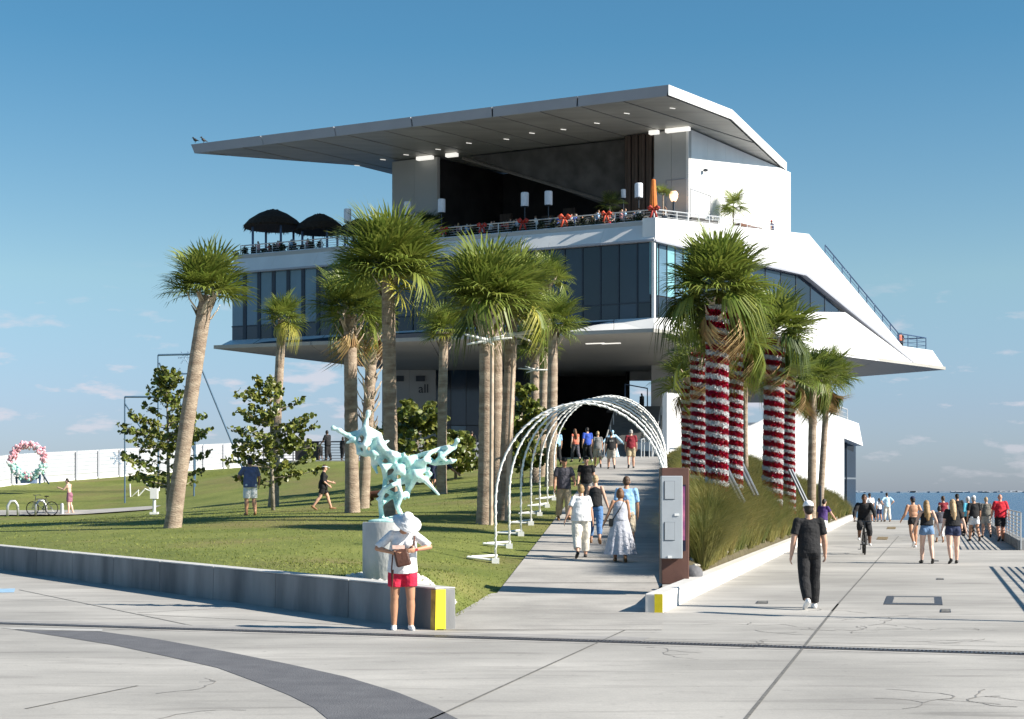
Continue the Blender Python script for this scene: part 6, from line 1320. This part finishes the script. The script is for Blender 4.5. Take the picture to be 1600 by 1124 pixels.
person('person in grey vest and stone shorts with pale hair, middle of the group', RP(934, 731), .0, 1.70, True, WALK, 'tan', ('grey', .5, .51, .6), ('stone', .46, .8), 'black', ('short', 'light'), None, 1.05, VM)
person('man in bright blue shirt and black trousers under the arches', RP(918, 724), .3, 1.76, False, WALK, 'light', ('blue', .8, .50, .6), ('black', .95, .5), 'white', ('short', 'dark'), None, 1.0, VM)
person('person in pale blue shirt behind the left feet of the arches', RP(870, 727), .2, 1.74, False, WALK, 'light', ('sky', .8, .50, .6), ('black', .95, .5), 'black', ('short', 'dark'), None, 1.0, VM)
person('woman in coral top near the arch legs at the ramp head', RP(899, 722), .4, 1.66, True, WALK, 'pale', ('coral', .3, .52, .4), ('charcoal', .9, .3), 'black', ('long', 'auburn'), None, 1.0, VM)
person('pale blue figure with spread arms and wide skirt at the foot of the stair', PX(957, 100, 3.82), PIV, 1.95, True, dict(stride=0, armL=(0, 48, 20, 40), armR=(0, 48, 20, 40)), M('pale_blue_figure', (.40, .66, .80), .5, .1, 5), ('paleblue', 1.9, .55, .6), None, None, None, None, 1.05, VM, dress=('paleblue', .02, .13), cat='costumed figure')
person('silhouetted person standing on the stair in the bright gap of the building', PX(1003, 146.5, 9.2), .4, 1.72, True, dict(stride=4), 'tan', ('black', 1.8, .48, .8), ('black', .95, .6), 'black', ('long', 'dark'), None, 1.1, .025)
# --- promenade
def g(px, py): return G(px, py)
cyc = G(1350, 866)
cy = bicycle('dark bicycle ridden by a man in black on the promenade', (cyc.x, cyc.y, 0), PIV-.17, ('bike_black', (.02, .02, .022)))
person('man in black riding a bicycle towards the camera', (cyc.x, cyc.y, .455), PIV-.17, 1.76, False, dict(sit=True, lean=16, legs=((52, 62), (78, 88)), spread=7, armL=(34, 20, 48, 4), armR=(34, 20, 48, 4), nod=-8), 'dark', ('black', 1.85, .51, .6), ('black', .72, .6), 'white', ('short', 'dark'), None, 1.02, .014, facing=True).location.z = .10
person('shirtless tanned person in black shorts and dark cap jogging away', g(1427, 856), .05, 1.76, False, dict(legs=((-18, 26), (14, 10)), armL=(-6, 20, 40, 16), armR=(-10, 22, 30, 14)), 'tan', None, ('black', .14, .2), 'white', ('short', 'dark'), ('cap', 'navy'), .98, .014)
person('woman with long dark blond hair in black top and pale denim shorts', g(1448, 881), -.05, 1.67, True, dict(stride=9, armL=(2, 22, 10, 20), armR=(-2, 22, 12, 16)), 'pale', ('black', 0, .60, .1, 1), ('denim', .13, .5), 'black', ('long', 'blond'), None, 1.02, .013)
person('woman with long light blond hair in black shirt and dark denim shorts', g(1489, 881), -.04, 1.70, True, dict(legs=((-10, 16), (6, 3)), armL=(0, 14, 8, 12), armR=(0, 24, 14, 18)), 'pale', ('black', .7, .58, .4), ('navy', .17, .5), 'black', ('long', 'light'), None, 1.12, .013)
person('child in dark top and white trousers between the two women', g(1468, 848), 0, 1.36, True, dict(stride=8), 'tan', ('charcoal', .6, .52, .4), ('white', .8, .4), 'tan', ('bob', 'dark'), None, 1.05, .017)
person('person in dark maroon top farther along between the two women', g(1474, 838), .1, 1.74, True, WALK, 'light', ('maroon', .2, .55, .3), ('sand', .5, .6), 'black', ('pony', 'brown'), None, 1.0, .018)
person('man in black T-shirt and black cap behind the blond woman', g(1496, 836), 0, 1.82, False, WALK, 'tan', ('black', .8, .50, .6), ('charcoal', .5, .8), 'black', ('short', 'dark'), ('cap', 'black'), 1.05, .018)
person('person in black T-shirt, white shorts and white cap at the promenade right', g(1522, 846), .02, 1.76, False, WALK, 'tan', ('black', .8, .505, .6), ('white', .3, .6), 'black', ('short', 'grey'), ('cap', 'white'), 1.0, .016)
person('person in cyan shirt half hidden left of the white capped person', g(1513, 838), .1, 1.70, True, WALK, 'light', ('cyan', 1.2, .50, .6), ('black', .95, .3), 'black', ('short', 'grey'), ('cap', 'white'), 1.0, .018)
person('person in grey patterned shirt and pale shorts beside the red shirt', g(1541, 840), -.1, 1.70, True, WALK, 'light', ('camo', .6, .52, .7), ('stone', .35, .8), 'black', ('short', 'light'), None, 1.0, .017)
person('bald man in bright red shirt and black shorts near the railing', g(1563, 846), -.05, 1.82, False, dict(legs=((-12, 18), (8, 4)), armL=(0, 16, 8, 12), armR=(4, 18, 14, 12)), 'red', ('red', .9, .50, .8), ('black', .42, .9), 'black', None, None, 1.12, .016)
person('man in white T-shirt and black cap at the far end of the pier', g(1359, 818), .0, 1.80, False, dict(stride=2), 'tan', ('white', .8, .50, .6), ('stone', .48, .6), 'white', ('short', 'dark'), ('cap', 'black'), 1.05, .02)
person('child in pale shirt and navy shorts at the far end of the pier', g(1374, 815.5), .2, 1.50, False, dict(stride=3), 'tan', ('white', .8, .51, .6), ('navy', .4, .8), 'black', ('short', 'dark'), None, 1.0, .02)
person('man in pale blue shirt and white trousers with hands on hips at the pier end', g(1386, 815.5), .1, 1.84, False, dict(stride=2, spread=5, armL=(-22, 42, 18, -38), armR=(-22, 42, 18, -38)), 'light', ('paleblue', .8, .50, .6), ('offwhite', .95, .6), 'tan', ('short', 'dark'), None, 1.0, .02)
person('person in purple top leaning beside the mound behind the man in black', (PX(1285, 56, 0).x, 56, 0), -.6, 1.66, True, dict(stride=6, lean=12, armR=(30, 20, 50, 10)), 'light', ('purple', .6, .52, .5), ('white', .3, .4), 'white', ('short', 'dark'), None, 1.0, .016)
# --- lawn
person('woman in black with a white visor striding across the lawn', LP(505, 797), -1.35, 1.66, True, dict(legs=((26, 8), (-20, 16)), armL=(20, 8, 75, 4), armR=(-6, 10, 50, 6)), 'light', ('black', 1.2, .47, 1.0), ('black', .32, .9), 'tan', ('short', 'brown'), ('visor', 'white'), 1.05, .014)
person('man in blue shirt and white shorts standing under the sea grape tree', LP(391, 806), .4, 1.80, False, dict(stride=2, spread=3, armL=(20, 30, 70, -20), armR=(10, 20, 30, 6)), 'tan', ('slate', .8, .48, .8), ('white', .46, 1.0), 'tan', ('short', 'dark'), None, 1.1, .014)
person('shirtless man in plum shorts standing on the lawn path', LP(106, 805)+Vector((0, .3, .05)), 1.45, 1.76, False, dict(stride=2, armL=(38, 6, 110, -8), armR=(6, 8, 20, 4), nod=14, lean=5), 'pale', None, ('plum', .38, .9), None, ('short', 'dark'), None, .98, .018)
def lp2(px, py): return LP(px, py)
person('person in navy bending over near the small round palm', lp2(684, 770), -1.3, 1.66, True, dict(lean=62, legs=((14, 26), (-6, 24)), armL=(50, 6, 60, 2), armR=(44, 8, 50, 4), nod=-10), 'tan', ('navy', .6, .50, .5), ('grey', .4, .6), 'black', ('short', 'brown'), None, 1.0, .018)
person('child in dark blue walking behind the arm of the sculpture', lp2(677, 764), -.2, 1.25, False, dict(stride=10), 'tan', ('navy', .7, .5, .6), ('navy', .4, .6), 'black', ('short', 'brown'), None, 1.0, .02)
person('person in white hat and blue denim shorts at the top of the lawn', lp2(715, 733), .5, 1.66, True, dict(stride=4, armR=(30, 20, 90, -10)), 'pale', ('offwhite', .8, .50, .6), ('denim', .3, .5), 'white', ('short', 'light'), ('wide', 'white'), 1.05, .018)
person('man in black standing at the terrace edge right of the white hat', PX(737, 96, 3.8), .0, 1.74, False, dict(stride=2), 'tan', ('black', 1.8, .49, .6), ('black', .95, .5), 'black', ('short', 'dark'), None, 1.05, .02)
person('silhouetted standing man at the terrace railing above the lawn', PX(512, 97.4, 3.8), 1.0, 1.84, False, dict(stride=3, armL=(20, 14, 40, 4)), 'dark', ('black', .9, .49, .8), ('black', .9, .8), 'black', ('short', 'dark'), None, 1.1, .02)
person('silhouetted child beside the standing man at the terrace railing', PX(501, 97.2, 3.8), .5, 1.05, True, dict(stride=4), 'dark', ('black', .8, .49, .8), ('black', .5, .8), 'black', ('bob', 'dark'), None, 1.1, .02)
person('silhouetted person at the terrace railing nearest the palm trunk', PX(535, 97.3, 3.8), -.8, 1.45, True, dict(stride=4), 'dark', ('black', .9, .49, .8), ('black', .9, .8), 'black', ('bob', 'dark'), None, 1.1, .02)
# --- high terraces
person('man in black leaning at the pavilion roof railing', T0+TB(12.2, 1.3, 8.6), .4, 1.78, False, dict(lean=14, armL=(40, 10, 60, 0)), 'tan', ('black', .9, .49, .8), ('black', .9, .6), 'black', ('short', 'dark'), ('cap', 'black'), 1.1, .03)
person('woman with long dark hair at the end of the pavilion roof terrace', T0+TB(18.0, 1.2, 8.2), -.4, 1.72, True, dict(stride=4), 'tan', ('black', .8, .52, .6), ('grey', .5, .6), 'black', ('long', 'dark'), None, 1.05, .03)
person('person in red top on the small end terrace of the white ribbon', B(1.5, 45.3, 16.2), .3, 1.66, True, dict(stride=2), 'red', ('coral', .7, .5, .7), ('black', .9, .6), 'black', ('short', 'dark'), None, 1.15, .035)
person('second person in dark clothes on the small end terrace', B(1.8, 46.2, 16.2), -.5, 1.74, False, dict(stride=2), 'tan', ('black', .8, .5, .7), ('black', .9, .6), 'black', ('short', 'dark'), None, 1.1, .035)
person('dark figure at the foot of the ribbon stair railing', B(1.3, 42.8, 16.2), .8, 1.70, False, dict(stride=2), 'tan', ('black', 1.2, .5, .7), ('black', .9, .6), 'black', ('short', 'dark'), None, 1.1, .035)
person('man in navy shirt and red cap at the right end of the sunlit deck', B(1.4, 20.4, 24.1), .9, 1.78, False, dict(stride=2), 'tan', ('navy', .8, .5, .7), ('black', .9, .6), 'black', ('short', 'dark'), ('cap', 'red'), 1.1, .03)
# --- diners on the roof deck: build a few, copy the rest
SIT = dict(sit=True, lean=6, legs=((86, 86), (86, 86)), armL=(30, 10, 80, -10), armR=(30, 10, 80, -10))
spec = [('white', 'light', 'short', 'brown', False), ('black', 'tan', 'short', 'dark', False), ('pink', 'pale', 'long', 'blond', True), ('sky', 'light', 'short', 'grey', False), ('coral', 'tan', 'bob', 'dark', True), ('grey', 'light', 'long', 'brown', True), ('blue', 'tan', 'short', 'dark', False)]
seats = list(CH); rg = random.Random(12); rg.shuffle(seats); names = dict(white='white', black='black', pink='pink', sky='light blue', coral='coral', grey='grey', blue='bright blue')
for i, c in enumerate(seats[:24]):
    if i < len(spec):
        t_, sk, hk, hc, fm = spec[i]; o = person('seated diner in a %s shirt at a table on the roof deck' % names[t_], (0, 0, 0), 0, 1.72, fm, SIT, sk, (t_, .8, .5, .5), (rg.choice(['black', 'navy', 'stone']), .95, .5), 'black', (hk, hc), None, 1.05, .03, group='diners in %s shirts on the roof deck' % names[t_]); spec[i] = (o,)+spec[i]
    else: o = None
    seats[i] = (c, o)
bake()
for i, (c, o) in enumerate(seats[:24]):
    if o is None: o = copy_tree(spec[i % len(spec)][0])
    o['label'] = 'diner in %s, %s' % (names[spec[i % len(spec)][1]], c['label'].replace('dark armchair left of the table', 'left chair, table').replace('dark armchair right of the table', 'right chair, table'))
    o.location = (c.location.x, c.location.y, c.location.z+.48-.525*1.72+.06); o.rotation_euler = (0, 0, c.rotation_euler.z)
crowd = [('white', 'light', False, 'short', 'brown'), ('navy', 'tan', False, 'short', 'dark'), ('pink', 'light', True, 'long', 'blond'), ('red', 'tan', False, 'short', 'grey'), ('sky', 'light', True, 'bob', 'brown'), ('black', 'tan', False, 'short', 'dark'), ('grey', 'pale', True, 'long', 'auburn')]
cname = dict(white='white', navy='navy', pink='pink', red='red', sky='light blue', black='black', grey='grey'); CR = []
for t_, sk, fm, hk, hc in crowd:
    CR.append(person('guest in a %s top standing behind the roof deck railing' % cname[t_], (0, 0, 0), 0, 1.70, fm, dict(stride=3, armL=(10, 10, 50, 0)), sk, (t_, .8, .5, .6), ('black', .9, .5), 'black', (hk, hc), None, 1.05, .03, group='guests in %s tops on the roof deck' % cname[t_]))
bake()
for i, px in enumerate([648, 676, 716, 728, 759, 771, 796, 838, 868, 876, 901, 934, 940, 958, 968, 992, 404, 436, 455, 480, 1040, 664, 690, 736, 787, 808, 823, 860, 893, 910, 926, 951, 976, 1000]):
    o = CR[i] if i < len(CR) else copy_tree(CR[i % len(CR)]); j = min(range(14), key=lambda q_: abs(tabs[q_][0]-px)); o['label'] = 'guest in %s, %s table %s' % (cname[crowd[i % len(CR)][0]], 'left of' if px < tabs[j][0] else 'right of', SPOT[j]); o.location = dk(px, rg.uniform(2.0, 4.2), DZ-.25); o.rotation_euler = (0, 0, rg.uniform(0, 6.28))
# --- dog on the lawn
dp = LP(588, 790); dg = MB(); m_dog = M('dog_brown', (.10, .04, .022), .8, .25, 8, .3, 30)
dg.cap((-.26, 0, .40), .12, (.2, 0, .42), .145, 12).cap((.2, 0, .42), .14, (.34, 0, .44), .10, 10).cap((.32, 0, .46), .085, (.50, 0, .38), .065, 10).cap((.50, 0, .37), .078, (.58, 0, .32), .06, 10).cap((.58, 0, .31), .045, (.70, 0, .25), .032, 8).cap((-.34, 0, .42), .035, (-.55, 0, .56), .015, 7)
for y in (-.05, .05): dg.cap((.52, y*1.2, .42), .03, (.53, y*1.7, .33), .022, 7)
for y, s in ((-.085, .05), (.085, -.06)):
    dg.cap((.22, y, .36), .06, (.22+s, y, .20), .035, 8).cap((.22+s, y, .20), .033, (.22+s*.6, y, .03), .024, 8).cap((.22+s*.6, y, .025), .028, (.27+s*.6, y, .02), .022, 7)
    dg.cap((-.26, y, .36), .085, (-.22-s, y, .22), .05, 8).cap((-.22-s, y, .22), .042, (-.35-s, y, .15), .028, 8).cap((-.35-s, y, .15), .027, (-.32-s, y, .03), .022, 8).cap((-.32-s, y, .025), .026, (-.27-s, y, .02), .022, 7)
dgo = dg.build('dog', m_dog, None, fix=False); dgo.location = dp; dgo.rotation_euler = (0, 0, -.25); tag(dgo, 'brown dog sniffing the grass beside the palm trunk', 'dog'); rem(dgo, .018, 2)
bake()
